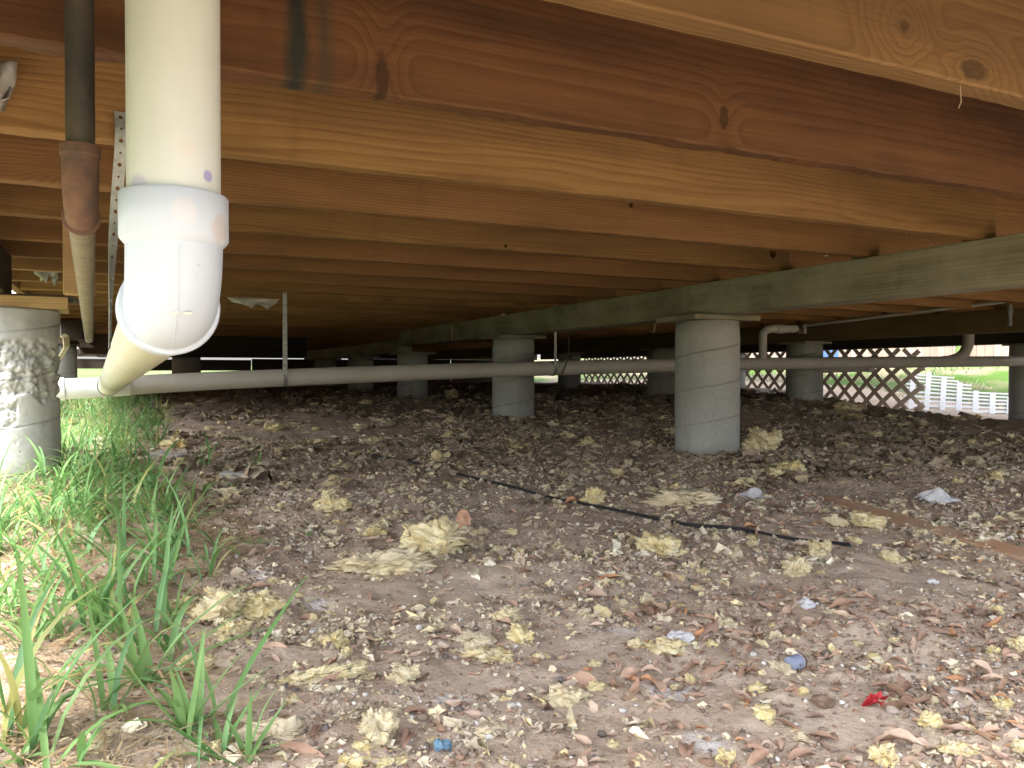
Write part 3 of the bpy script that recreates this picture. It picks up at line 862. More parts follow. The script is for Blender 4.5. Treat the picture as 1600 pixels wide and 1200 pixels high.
# ------------------------------------------------------------------ perforated strap hangers
def strap_me(name, pts, nrm, w=.019, pitch=.019, hole=.0036, thick=.0011):
    """a strip along pts; nrm gives the width direction at each end (twists between)"""
    P = smooth_path(pts, 12)
    L = [0]
    for a, b in zip(P[:-1], P[1:]): L.append(L[-1] + (b - a).length)
    n = max(2, int(L[-1] / pitch))
    def at(s):
        s = min(max(s, 0), L[-1])
        for i in range(len(P) - 1):
            if s <= L[i + 1] or i == len(P) - 2:
                t = (s - L[i]) / max(1e-9, L[i + 1] - L[i]); return P[i].lerp(P[i + 1], t)
    def wd(s):
        t = s / L[-1]; t = t * t * (3 - 2 * t)
        v = Vector(nrm[0]).lerp(Vector(nrm[1]), t); return v.normalized()
    V, F = [], []
    st = L[-1] / n
    for i in range(n):
        s0 = i * st; sc = s0 + st / 2
        hr = hole if i % 2 == 0 else hole * .62
        outer = [(-1, -1), (0, -1), (1, -1), (1, 0), (1, 1), (0, 1), (-1, 1), (-1, 0)]
        b = len(V)
        for (u, v) in outer:
            s = sc + v * st / 2; V.append(at(s) + wd(s) * (u * w / 2))
        for (u, v) in outer:
            k = 1 / math.hypot(u, v); s = sc + v * k * hr; V.append(at(s) + wd(s) * (u * k * hr))
        for k in range(8):
            k2 = (k + 1) % 8
            F.append((b + k, b + k2, b + 8 + k2, b + 8 + k))
    me = mesh_np(name, V, F)
    bm = bmesh.new(); bm.from_mesh(me)
    bmesh.ops.remove_doubles(bm, verts=bm.verts, dist=.0004)
    bmesh.ops.recalc_face_normals(bm, faces=bm.faces)
    bmesh.ops.solidify(bm, geom=list(bm.faces), thickness=thick)
    bm.to_mesh(me); bm.free()
    return me
def ring_me(name, c, t, r, w=.018, thick=.0012, seg=40):
    t = Vector(t).normalized()
    return tube_me(name, [tuple(Vector(c) - t * (w / 2)), tuple(Vector(c) + t * (w / 2))], r, seg, False)

def along_branch(y):
    t = (y - e.y) / (wye.y - e.y); return e.lerp(wye, t)
top1 = on_y(191, 232, JY[3] - .004)
bl = along_branch(1.62)
s1 = thing('strap_hanger', 'perforated metal strap holding the branch pipe, left of the white elbow', 'strap hanger')
br = Vector((sl.y, -sl.x, 0)).normalized()
tl = bl - br * (PR + .001)
obj('strap', strap_me('strap', [tuple(top1 + Vector((0, 0, .06))), tuple(top1), tuple(top1.lerp(tl, .5) + Vector((-.004, 0, 0))), tuple(tl)], [(1, .0, 0), (.15, 1, 0)]), M['galv'], s1)
obj('strap_loop', ring_me('strap_loop', bl, sl, PR + .0012, .0055), M['galv_dark'], s1)
for px, lab in ((443, 'galvanised strap dropping to the drain pipe, left of centre'), (862, 'thin strap dropping to the drain pipe, right of the centre pier')):
    pz = {443: 462, 862: 522}[px]
    y_ = 4.19 if px == 443 else 4.27
    t_ = on_y(px, pz, y_); pm = main_at(t_.x)
    s_ = thing('strap_hanger', lab, 'strap hanger')
    w_ = .022 if px == 443 else .016
    obj('strap', strap_me('strap', [(t_.x, y_ - .045, ZJ + .02), (t_.x, y_ - .046, .6), (pm.x, y_ - .047, pm.z)], [(1, .1, 0), (.9, -.1, 0)], w_, .025), M['galv'], s_)
    obj('strap_loop', ring_me('strap_loop', (pm.x, pm.y, pm.z), ml, PR + .002, .02), M['galv_dark'], s_)
dwire = obj('hanging_wire', tube_me('hanging_wire', [tuple(on_y(889, 520, 4.2)), tuple(on_y(888, 560, 4.2)), tuple(on_y(878, 585, 4.2))], .004, 8), M['iron'])
tag(dwire, 'thin dark wire hanging over the drain pipe right of centre', 'wire')

# yellow plastic bracket by the crumbling pier, film scraps on the joists
def poly_loop(name, pts2, thick, frame):
    o_, ux, uy, un = frame
    return tube_me(name, [tuple(o_ + ux * u + uy * v) for u, v in pts2], thick, 8)
bo = at_depth(92, 520, 3.05)
ux, uy = Vector((CT, -ST, 0)), Vector((0, 0, 1))
k_ = 3.05 / FPX
def ribbon_me(name, pts, wdir, w, th=.0015):
    V, F = [], []
    for p in pts:
        V += [Vector(p) - Vector(wdir) * (w / 2), Vector(p) + Vector(wdir) * (w / 2)]
    for i in range(len(pts) - 1): F.append((2 * i, 2 * i + 1, 2 * i + 3, 2 * i + 2))
    me = mesh_np(name, V, F)
    bm = bmesh.new(); bm.from_mesh(me)
    bmesh.ops.solidify(bm, geom=list(bm.faces), thickness=th); bm.to_mesh(me); bm.free()
    return me
bp = [bo + ux * (u * k_) + uy * (v * k_) for u, v in [(-8, -10), (-7, 4), (10, -2 + 0), (10, 0)]]
br_pts = [(84, 535), (98, 524), (103, 527), (104, 542), (92, 562), (83, 570), (83, 560)]
bk = obj('plastic_bracket', ribbon_me('plastic_bracket', [tuple(at_depth(x, y, 3.05)) for x, y in br_pts], (ST * .75 + .2, CT * .75, .25), .035, .003), M['yellow_plastic'])
tag(bk, 'bent yellowed plastic bracket sticking out behind the crumbling pier', 'bracket')

def film(name, label, pos, w, h, seed):
    rr = random.Random(seed)
    V, F = [], []
    nu, nv = 8, 7
    for j in range(nv):
        for i in range(nu):
            u, v = i / (nu - 1) - .5, j / (nv - 1)
            cut = 1 - .55 * v * (.6 + .8 * rr.random())
            V.append((u * w * cut, .02 * math.sin(u * 9 + v * 4 + seed) * (.3 + v) + .006 * rr.random(), -v * h * (.75 + .5 * mnoise.noise(Vector((u * 4 + seed, 1, 2))))))
    for j in range(nv - 1):
        for i in range(nu - 1):
            F.append((j * nu + i, j * nu + i + 1, (j + 1) * nu + i + 1, (j + 1) * nu + i))
    me = mesh_np(name, V, F, True)
    bm = bmesh.new(); bm.from_mesh(me); bmesh.ops.solidify(bm, geom=list(bm.faces), thickness=.0012); bm.to_mesh(me); bm.free()
    o = obj(name, me, M['plastic_film'], None, pos); tag(o, label, 'plastic scrap'); return o
film('plastic_scrap', 'torn clear plastic scrap hanging from joists above the crumbling pier', tuple(on_y(75, 410, JY[9] - .03)), .14, .10, 3)
film('plastic_scrap', 'grey dusty film scrap caught under a joist, left of the strap', tuple(on_y(398, 466, JY[8] - .03)), .22, .045, 5)
film('plastic_scrap', 'white film flap at the left edge below the stained joist', tuple(on_y(1, 95, 1.45)), .05, .09, 8)

# ------------------------------------------------------------------ far end boards and lattice side
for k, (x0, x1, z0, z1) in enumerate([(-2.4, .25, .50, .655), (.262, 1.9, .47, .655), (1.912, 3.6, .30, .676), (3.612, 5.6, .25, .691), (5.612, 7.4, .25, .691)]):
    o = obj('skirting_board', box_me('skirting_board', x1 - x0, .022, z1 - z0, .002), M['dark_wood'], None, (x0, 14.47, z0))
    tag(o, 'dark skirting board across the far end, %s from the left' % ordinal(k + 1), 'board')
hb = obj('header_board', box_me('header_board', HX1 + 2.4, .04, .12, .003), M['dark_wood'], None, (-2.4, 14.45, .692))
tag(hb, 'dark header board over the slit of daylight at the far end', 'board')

blocker = obj('skirting_board', box_me('skirting_board', .025, 4.1, .66, .002), M['dark_wood'], None, (7.50, .1, .02))  # added unseen board, keeps daylight from entering on the right
tag(blocker, 'solid board added to block light on the right side, just out of the picture', 'board')
for k in range(4):  # boards added to close off daylight at left so the rear goes dark
    y0_ = 4.7 + k * 2.43
    blocker = obj('skirting_board', box_me('skirting_board', .025, 2.42, .80, .002), M['ply'], None, (-.80, y0_, .10))
    tag(blocker, 'board added to block light along the left side, %s one behind the crumbling pier' % ordinal(k + 1), 'board')
LX = 7.47
lat = thing('lattice_panel', 'standing diamond lattice skirt seen against the light at right', 'lattice', (LX, 8, 0))
def lat_def(y, z):
    t = max(0.0, (6.4 - y) / .75)
    return Vector((LX + .22 * t * t, y + .06 * t * t, z - .07 * t * t))
LY0, LY1, LZ0, LZ1 = 5.75, 12.6, .02, .71
PIT = .204
def slat_me(name, a, b, w, off, defn, n=7, th=.006):
    """a,b in panel coords (y,z)"""
    d = Vector((b[0] - a[0], b[1] - a[1])).normalized(); nn = Vector((-d.y, d.x))
    V, F = [], []
    for i in range(n + 1):
        t = i / n
        y, z = a[0] + (b[0] - a[0]) * t, a[1] + (b[1] - a[1]) * t
        for s_ in (-1, 1):
            p = defn(y + nn.x * s_ * w / 2, z + nn.y * s_ * w / 2)
            for dx in (off, off + th): V.append(p + Vector((dx, 0, 0)))
    for i in range(n):
        b0 = i * 4; b1 = b0 + 4
        F += [(b0, b1, b1 + 1, b0 + 1), (b0 + 2, b0 + 3, b1 + 3, b1 + 2), (b0, b0 + 2, b1 + 2, b1), (b0 + 1, b1 + 1, b1 + 3, b0 + 3)]
    F += [(0, 1, 3, 2), (n * 4, n * 4 + 2, n * 4 + 3, n * 4 + 1)]
    me = mesh_np(name, [v - Vector((LX, 8, 0)) for v in V], F)
    bm = bmesh.new(); bm.from_mesh(me); bmesh.ops.recalc_face_normals(bm, faces=bm.faces); bm.to_mesh(me); bm.free()
    return me
for sgn in (1, -1):
    y = LY0 - (LZ1 - LZ0)
    while y < LY1 + (LZ1 - LZ0):
        # line through (y, LZ0) going up at 45 degrees in direction sgn
        a = [y, LZ0]; b = [y + sgn * (LZ1 - LZ0), LZ1]
        t0, t1 = 0.0, 1.0
        dy = b[0] - a[0]
        ta, tb = (LY0 - a[0]) / dy, (LY1 - a[0]) / dy
        lo, hi = min(ta, tb), max(ta, tb)
        t0, t1 = max(0, lo), min(1, hi)
        if t1 - t0 > .04:
            A = (a[0] + dy * t0, LZ0 + (LZ1 - LZ0) * t0); B = (a[0] + dy * t1, LZ0 + (LZ1 - LZ0) * t1)
            obj('slat', slat_me('slat', A, B, .046, 0 if sgn > 0 else .0062, lat_def), M['lattice'], lat)
        y += PIT

fal = thing('fallen_lattice', 'broken white lattice piece fallen flat outside, at right beyond the dirt', 'lattice', (LX, 8, 0))
def fall_def(u, v):
    # u runs toward the camera side, v up the slope
    yy = 5.72 - u
    sag = .06 * math.sin(min(1.6, max(0, u)) * 2.2)
    return Vector((7.56 + .58 * u + .62 * v, 5.95 - .82 * u + .44 * v, .0 + .43 * v - sag * .5 + .03 * math.sin(v * 3 + u * 2)))
def fall_slat(a, b, w, off):
    d = Vector((b[0] - a[0], b[1] - a[1])).normalized(); nn = Vector((-d.y, d.x))
    V, F = [], []; n = 6
    for i in range(n + 1):
        t = i / n; u, v = a[0] + (b[0] - a[0]) * t, a[1] + (b[1] - a[1]) * t
        for s_ in (-1, 1):
            p = fall_def(u + nn.x * s_ * w / 2, v + nn.y * s_ * w / 2)
            for dz in (off, off + .006): V.append(p + Vector((-dz * .5, 0, dz)) - Vector((LX, 8, 0)))
    for i in range(n):
        b0 = i * 4; b1 = b0 + 4
        F += [(b0, b1, b1 + 1, b0 + 1), (b0 + 2, b0 + 3, b1 + 3, b1 + 2), (b0, b0 + 2, b1 + 2, b1), (b0 + 1, b1 + 1, b1 + 3, b0 + 3)]
    F += [(0, 1, 3, 2), (n * 4, n * 4 + 2, n * 4 + 3, n * 4 + 1)]
    me = mesh_np('slat', V, F)
    bm = bmesh.new(); bm.from_mesh(me); bmesh.ops.recalc_face_normals(bm, faces=bm.faces); bm.to_mesh(me); bm.free()
    return me
tops = [.93, 1.05, .95, .80, .58, .50, .45, .5]
for k in range(8):
    u = .05 + k * .15
    obj('slat', fall_slat((u, -.02), (u + .03 * k / 8, tops[k]), .05, .007), M['lattice_clean'], fal)
for k in range(10):
    v = .03 + k * .10
    umax = [1.25, 1.25, 1.25, 1.22, 1.2, 1.1, .62, .62, .5, .45][k]
    obj('slat', fall_slat((-.02, v), (umax, v + .02), .045, 0), M['lattice_clean'], fal)

# outside beyond the lattice: fence, post, bin
fen = thing('wood_fence', 'pale board fence outside beyond the lattice', 'fence', (13.0, 9, 0))
yb = 2.0
while yb < 19:
    wv = .14
    o = obj('fence_board', box_me('fence_board', .02, wv, 1.7 + .03 * random.random(), .003, 1, (-.01, 0, 0)), M['fence'], fen, (random.uniform(-.006, .006), yb - 9, hz(13.0, yb) + .10))
    yb += wv + .006
for zz in (.35, 1.3):
    obj('rail', box_me('rail', .04, 17, .09, .003, 1, (.012, 0, 0)), M['fence'], fen, (0, 2.0 - 9, hz(13, 9) + zz))
obj('base_board', box_me('base_board', .03, 9.4, .17, .003, 1, (-.05, 0, 0)), M['fence_rail'], fen, (0, 2.0 - 9, hz(13, 6) - .05))
gpz = on_x(1500, 545, 12.8)
gpst = obj('fence_post', tube_me('fence_post', [(12.85, gpz.y, hz(12.85, gpz.y) - .1), (12.85, gpz.y, 1.9)], .1, 12), M['green_post'])
tag(gpst, 'mossy green post standing before the pale fence', 'post')
bq = on_x(1293, 556, 10.5)
bn = thing('outdoor_bin', 'blue plastic bin standing outside behind the lattice', 'bin', (bq.x, bq.y, hz(bq.x, bq.y)))
obj('bin_body', tube_me('bin_body', [(0, 0, 0), (0, 0, .55)], [.2, .26], 4, True, False), M['bin_blue'], bn)
obj('bin_lid', tube_me('bin_lid', [(0, 0, .552), (0, 0, .58), (0, 0, .62)], [.28, .28, .2], 4, True, False), M['lattice_clean'], bn)

# ------------------------------------------------------------------ litter prototypes
def ico(sub):
    bm = bmesh.new(); bmesh.ops.create_icosphere(bm, subdivisions=sub, radius=1)
    v = np.array([p.co[:] for p in bm.verts]); f = np.array([[q.index for q in p.verts] for p in bm.faces])
    bm.free(); return v, f
I1, I2, I4 = ico(1), ico(2), ico(5)

def clump_me(seed, flat=.6, ragged=1.0, long=1.0):
    """torn tuft of fibreglass: folded lumpy body with a fuzz of loose fibres"""
    v, f = I4
    rr = random.Random(seed)
    off = Vector((seed * 7.1, seed * 3.3, seed * 1.7))
    out = np.zeros_like(v)
    for i, p in enumerate(v):
        P = Vector(p)
        n0 = mnoise.noise(P * .85 + off)
        n1 = mnoise.noise(P * 1.9 + off * 1.3)
        n2 = mnoise.noise(P * 5.5 + off * 2.1)
        n3 = mnoise.noise(P * 11 + off)
        n4 = mnoise.noise(P * 23 + off)
        ridge = 1 - abs(n1) * 2
        r = .52 + .52 * n0 + .30 * ragged * abs(n1) + .36 * ragged * abs(n2) + .20 * abs(n3) + .08 * n4 + .07 * mnoise.noise(P * 48 + off)
        q = P * max(.18, r)
        q = q + .34 * Vector((mnoise.noise(P * 1.5 + off * .7), mnoise.noise(P * 1.5 - off), mnoise.noise(P * 1.5 + off * 2.2))) + .14 * Vector((mnoise.noise(P * 3.6 + off * .7), mnoise.noise(P * 3.6 - off), mnoise.noise(P * 3.6 + off * 2.2)))
        q.x *= long
        q.z *= flat * (1 + .35 * mnoise.noise(Vector((p[0] * 1.5, p[1] * 1.5, seed))))
        out[i] = q
    zmin = np.percentile(out[:, 2], 12)
    out[:, 2] -= zmin
    out[:, 2] = np.maximum(out[:, 2], -.08)
    V = [tuple(p) for p in out]; F = [tuple(int(a) for a in t) for t in f]
    for k in range(550):
        i = rr.randrange(len(out)); p = Vector(out[i])
        if p.z < .03: continue
        d = (Vector(v[i]) + Vector((rr.gauss(0, .7), rr.gauss(0, .7), rr.gauss(0, .5)))).normalized()
        L = rr.uniform(.04, .13); w = rr.uniform(.002, .006)
        s_ = d.cross(Vector((rr.gauss(0, 1), rr.gauss(0, 1), rr.gauss(0, 1)))).normalized() * w
        p = p - d * .04
        c2 = p + d * (L * .6) + Vector((rr.gauss(0, .02), rr.gauss(0, .02), rr.gauss(0, .02)))
        e_ = p + d * L + Vector((rr.gauss(0, .05), rr.gauss(0, .05), rr.gauss(0, .05)))
        b = len(V); V += [tuple(p - s_), tuple(p + s_), tuple(c2 + s_ * .8), tuple(c2 - s_ * .8), tuple(e_)]
        F += [(b, b + 1, b + 2, b + 3), (b + 3, b + 2, b + 4)]
    sx = out[:, 0].max() - out[:, 0].min()
    V = [(a / sx, b / sx, c / sx) for a, b, c in V]       # width 1
    me = mesh_np('insulation_clump', V, F, True)
    me.materials.append(M['insulation'])
    return me
CL_ROUND = [clump_me(s, .54) for s in range(1, 9)]
CL_LONG = [clump_me(s, .6, 1.1, 2.0) for s in range(11, 15)]
CL_FLAT = [clump_me(s, .34, 1.2, 1.25) for s in range(21, 25)]
CL_TALL = [clump_me(s, .85, 1.2, .9) for s in range(31, 33)]

placed = []
def put_clump(px, py, wpx, kind, label, group=None, rot=None, tilt=0):
    g, d = ground_at(px, py)
    w = wpx * d / FPX * (1.22 if group is None else 1)
    src = {'r': CL_ROUND, 'l': CL_LONG, 'f': CL_FLAT, 't': CL_TALL}[kind]
    o = bpy.data.objects.new('insulation_clump', src[len(placed) % len(src)])
    o.location = (g.x, g.y, g.z - .008 * min(1, w / .06))
    o.rotation_euler = (random.uniform(-.15, .15), random.uniform(-.15, .15) + tilt, random.uniform(0, 6.28) if rot is None else rot)
    s_ = w
    o.scale = (s_, s_, s_)
    link(o); tag(o, label, 'insulation', group or 'torn insulation tufts on the dirt')
    placed.append((g.x, g.y, w))
    return o
RZ = -TH   # long axis across the picture
put_clump(672, 862, 108, 'r', 'largest pale yellow insulation tuft in the middle of the dirt')
put_clump(600, 893, 150, 'l', 'long ragged insulation strip left of the largest tuft', rot=RZ + .15)
put_clump(518, 795, 52, 'r', 'orange-yellow insulation tuft left of centre, above the ragged strip')
put_clump(505, 1062, 118, 'l', 'thick orange-yellow insulation tuft in the foreground left of centre', rot=RZ + .25)
put_clump(632, 1066, 42, 't', 'upright pale insulation tuft in the foreground, left of the three-tuft cluster')
put_clump(742, 1006, 58, 'r', 'tan insulation tuft, left one of the foreground cluster')
put_clump(775, 1034, 92, 'f', 'pale wide insulation tuft at the front of the foreground cluster')
put_clump(786, 968, 48, 'r', 'small yellow insulation tuft at the back of the foreground cluster')
put_clump(812, 1004, 38, 't', 'dull insulation tuft at the right of the foreground cluster')
put_clump(886, 1095, 56, 'r', 'cream curled insulation tuft alone at bottom centre')
put_clump(420, 1152, 104, 'l', 'long mossy insulation roll at bottom left beside grass', rot=RZ + .45)
put_clump(456, 1102, 32, 'r', 'small yellow knob of insulation above the mossy roll')
put_clump(345, 962, 92, 'r', 'pale insulation heap at the grass edge, middle lump')
put_clump(400, 958, 78, 'r', 'pale insulation heap at the grass edge, right lump')
put_clump(292, 945, 62, 'f', 'pale insulation heap at the grass edge, left lump')
put_clump(362, 1000, 42, 't', 'flat yellow insulation flake standing below the pale heap')
put_clump(305, 1050, 66, 'r', 'dirty cream insulation tuft behind the tall green grass clump')
put_clump(1028, 862, 66, 'r', 'bright yellow insulation tuft below the black cable, right of centre')
put_clump(926, 786, 36, 't', 'small upright yellow insulation tuft above the black cable')
put_clump(1062, 786, 105, 'f', 'wide flat insulation mat above the black cable')
put_clump(1236, 745, 58, 'r', 'yellow two-lobed insulation tuft right of the largest pier, right lobe')
put_clump(1207, 742, 34, 'r', 'yellow two-lobed insulation tuft right of the largest pier, left lobe')
put_clump(1188, 706, 52, 't', 'tall tattered insulation tuft leaning beside the largest pier')
put_clump(1392, 875, 42, 'r', 'pale insulation tuft by the cable end at right')
put_clump(1278, 868, 38, 't', 'insulation tuft covering the black cable at right')
put_clump(1345, 818, 48, 'r', 'dusty insulation tuft left of the orange stick')
put_clump(1303, 818, 38, 'r', 'grey-yellow insulation tuft left of the dusty one by the stick')
put_clump(274, 698, 42, 'r', 'yellow insulation tuft past the grass, nearest the sloping drain')
put_clump(287, 728, 34, 'r', 'speckled insulation tuft past the grass, below the yellow one')
put_clump(372, 770, 60, 'f', 'flat torn insulation piece below the grey flat stone')
put_clump(1326, 642, 34, 'r', 'pale insulation tuft on top of the dark mound at right')
put_clump(706, 622, 18, 't', 'upright insulation tuft just below the drain pipe, left of the centre pier')
put_clump(1216, 1160, 44, 'f', 'pale insulation flakes at bottom right of centre')
put_clump(1502, 1178, 76, 'l', 'long pale insulation splinter at the bottom right corner', rot=RZ - .5)
put_clump(150, 1165, 46, 'r', 'yellow-brown insulation knob at bottom left corner')
put_clump(605, 1192, 70, 'f', 'pale insulation pieces at the bottom edge, left of centre')
put_clump(1010, 1010, 48, 'f', 'crumbly insulation pair left of the white shell')
put_clump(790, 1196, 50, 'f', 'insulation scraps at the bottom edge, centre')

def in_bare(x, y):
    """smoother bare dirt patches"""
    m = 0
    for cx, cy, rx, ry in BARE:
        q = ((x - cx) / rx) ** 2 + ((y - cy) / ry) ** 2
        m = np.maximum(m, np.exp(-q))
    return m
BARE = []
for (px, py, wx, wy) in [(620, 930, 120, 1.0), (760, 905, 130, 1.0), (900, 1010, 90, 1.0), (700, 1075, 70, 1), (1420, 900, 110, 1), (1150, 1130, 110, 1), (1330, 1130, 110, 1), (885, 850, 60, 1)]:
    g, d = ground_at(px, py); BARE.append((g.x, g.y, wx * d / FPX, wx * d / FPX * .9))

# medium tufts: individuals, sharing a label
def rand_px(n, box, fn=None):
    out = []
    while len(out) < n:
        px = random.uniform(box[0], box[2]); py = random.uniform(box[1], box[3])
        if fn is None or fn(px, py): out.append((px, py))
    return out
def not_grass(px, py):
    lim = 330 if py > 720 else 250
    if px < lim and py < 1010: return False
    if px < 250: return False
    return not (1050 < px < 1160 and py < 715)
pool = rand_px(190, (250, 690, 1600, 1200), not_grass)
for (px, py) in pool:
    g, d = ground_at(px, py)
    if in_bare(g.x, g.y) > .55 and random.random() < .85: continue
    w = random.choice([.018, .022, .026, .032, .045]) * random.uniform(.8, 1.25)
    put_clump(px, py, w * FPX / d, random.choice('rrrfft'), 'palm-sized or smaller insulation tuft scattered among leaves on the dirt', 'small insulation tufts scattered on the dirt')
for (px, py) in rand_px(75, (300, 640, 900, 860), not_grass):
    g, d = ground_at(px, py)
    if in_bare(g.x, g.y) > .55: continue
    put_clump(px, py, random.choice([.03, .04, .05, .065]) * FPX / d, random.choice('rrfl'), 'small insulation tuft', 'small insulation tufts scattered on the dirt')
pool = rand_px(110, (240, 612, 1600, 700), lambda a, b: not (1050 < a < 1160))
for (px, py) in pool:
    g, d = ground_at(px, py)
    if d > 9: continue
    w = random.uniform(.05, .11)
    put_clump(px, py, w * FPX / d, random.choice('rrff'), 'dusty insulation lump in the shadowed rear of the crawl space', 'dusty insulation lumps at the rear')

LANDMARKS = [(722, 815, 'terracotta shard'), (370, 740, 'flat grey stone'), (692, 1170, 'blue plastic shard'), (1246, 1045, 'grey-blue cap'), (1374, 1100, 'red foil wrapper'), (1064, 1000, 'pale crinkled scrap'), (1262, 947, 'round whitish scrap'),
    (1105, 705, 'foot of the largest pier'), (802, 650, 'foot of the centre pier'), (643, 622, 'foot of the third pier'), (672, 845, 'largest pale tuft'), (985, 808, 'middle of the black cable'), (690, 735, 'left end of the black cable'), (1330, 857, 'right end of the black cable'),
    (1292, 780, 'buried end of the orange stick'), (1560, 850, 'right end of the orange stick'), (1468, 778, 'grey-white scoop'), (1257, 612, 'pier before the lattice'), (886, 1080, 'cream curled tuft'), (505, 1045, 'thick orange-yellow tuft'), (1500, 1170, 'pale splinter in the corner'), (345, 945, 'pale heap by the grass'), (1500, 660, 'fallen lattice'), (480, 830, 'tiny lone sprig')]
_cnt = {}
_todo = [o for o in COL.objects if o.name.startswith('insulation_clump') and str(o.get('group', '')) in ('small insulation tufts scattered on the dirt', 'dusty insulation lumps at the rear')]
_rows = []
for o in _todo:
    px, py = px_of(*o.location)
    k = min(range(len(LANDMARKS)), key=lambda i: math.hypot(px - LANDMARKS[i][0], py - LANDMARKS[i][1]))
    dx, dy = px - LANDMARKS[k][0], py - LANDMARKS[k][1]
    side = ('right of' if dx > 0 else 'left of') if abs(dx) > abs(dy) else ('below' if dy > 0 else 'above')
    _rows.append((math.hypot(dx, dy), k, side, o))
for dist_, k, side, o in sorted(_rows, key=lambda r: r[0]):
    c_ = _cnt[(k, side)] = _cnt.get((k, side), 0) + 1
    kind_ = 'dusty insulation lump' if 'dusty' in o['group'] else 'small insulation tuft'
    o['label'] = '%s, %s nearest %s the %s' % (kind_, 'the' if c_ == 1 else ordinal(c_), side, LANDMARKS[k][2])

# small crumbs, dusty tufts and grit: joined masses
def scatter(n, region, dens=None):
    """n points on the ground from pixel-even sampling mixed with area-even sampling, inside region (x0,x1,y0,y1)"""
    x0, x1, y0, y1 = region
    out = np.zeros((0, 2))
    while len(out) < n:
        # more near the camera
        m = n * 3
        x = RNG.uniform(x0, x1, m); y = y0 + (y1 - y0) * RNG.random(m) ** 1.6
        dd = x * ST + y * CT
        lateral = np.abs(x * CT - y * ST)
        keep = (lateral < dd * .68 + .1) & (dd > .6)
        if dens is not None: keep &= RNG.random(m) < dens(x, y)
        out = np.concatenate([out, np.stack([x, y], 1)[keep]])
    return out[:n]
def rot_mats(n, upright=False):
    a = RNG.uniform(0, 2 * np.pi, n)
    if upright:
        R = np.zeros((n, 3, 3)); R[:, 0, 0] = np.cos(a); R[:, 0, 1] = -np.sin(a); R[:, 1, 0] = np.sin(a); R[:, 1, 1] = np.cos(a); R[:, 2, 2] = 1
        t1, t2 = RNG.normal(0, .3, n), RNG.normal(0, .3, n)
        Rx = np.zeros((n, 3, 3)); Rx[:, 0, 0] = 1; Rx[:, 1, 1] = np.cos(t1); Rx[:, 1, 2] = -np.sin(t1); Rx[:, 2, 1] = np.sin(t1); Rx[:, 2, 2] = np.cos(t1)
        Ry = np.zeros((n, 3, 3)); Ry[:, 1, 1] = 1; Ry[:, 0, 0] = np.cos(t2); Ry[:, 0, 2] = np.sin(t2); Ry[:, 2, 0] = -np.sin(t2); Ry[:, 2, 2] = np.cos(t2)
        return R @ Rx @ Ry
    q = RNG.normal(size=(n, 4)); q /= np.linalg.norm(q, axis=1)[:, None]
    w, x, y, z = q.T
    return np.stack([np.stack([1 - 2 * (y * y + z * z), 2 * (x * y - z * w), 2 * (x * z + y * w)], -1), np.stack([2 * (x * y + z * w), 1 - 2 * (x * x + z * z), 2 * (y * z - x * w)], -1), np.stack([2 * (x * z - y * w), 2 * (y * z + x * w), 1 - 2 * (x * x + y * y)], -1)], 1)
def merge(name, protos, pos, size, mat_, label, squash=(1, 1, .6), lift=.2, upright=False, smooth=True, cat=None):
    n = len(pos)
    R = rot_mats(n, upright)
    z = gheight(pos[:, 0], pos[:, 1])
    pick = RNG.integers(0, len(protos), n)
    Vs, Fs, base = [], [], 0
    for k, (pv, pf) in enumerate(protos):
        ii = np.nonzero(pick == k)[0]
        if not len(ii): continue
        jit = 1.0 if upright else (1 + RNG.normal(0, .16, (len(ii), len(pv), 1)))
        v = pv[None] * jit * size[ii, None, None]
        v = np.einsum('nij,nkj->nki', R[ii], v) * np.array(squash)[None, None]
        v[:, :, 0] += pos[ii, 0, None]; v[:, :, 1] += pos[ii, 1, None]; v[:, :, 2] += (z[ii] + size[ii] * lift)[:, None]
        f = pf[None] + (np.arange(len(ii)) * len(pv))[:, None, None] + base
        Vs.append(v.reshape(-1, 3)); Fs.append(f.reshape(-1, pf.shape[1])); base += len(ii) * len(pv)
    o = obj(name, mesh_np(name, np.concatenate(Vs), np.concatenate(Fs), smooth), mat_)
    return tag(o, label, kind='stuff')
def lumpy(proto, seed, amp=.35, stretch=1.0):
    v, f = proto
    out = np.array([np.array(p) * (1 + amp * mnoise.noise(Vector(p) * 1.9 + Vector((seed, 0, 0))) * 2) for p in v])
    out[:, 0] *= stretch
    return out, f
def fluff(seed):
    rr = random.Random(seed + 900)
    V, F = [], []
    for k in range(3):
        R = Matrix.Rotation(rr.uniform(0, 6.28), 3, 'Z') @ Matrix.Rotation(rr.gauss(0, .8), 3, 'X') @ Matrix.Rotation(rr.gauss(0, .8), 3, 'Y')
        sx, sy = rr.uniform(.6, 1.1), rr.uniform(.35, .8); b = len(V)
        for j in range(4):
            for i in range(4):
                u, v = i / 1.5 - 1, j / 1.5 - 1
                V.append(R @ Vector((u * sx + rr.gauss(0, .16), v * sy + rr.gauss(0, .16), .35 * math.sin(u * 2 + k) * math.cos(v * 2) + rr.gauss(0, .13))))
        for j in range(3):
            for i in range(3): F.append((b + j * 4 + i, b + j * 4 + i + 1, b + j * 4 + i + 5)); F.append((b + j * 4 + i, b + j * 4 + i + 5, b + j * 4 + i + 4))
    return np.array([p[:] for p in V]), np.array(F)
FL = [fluff(k) for k in range(9)]
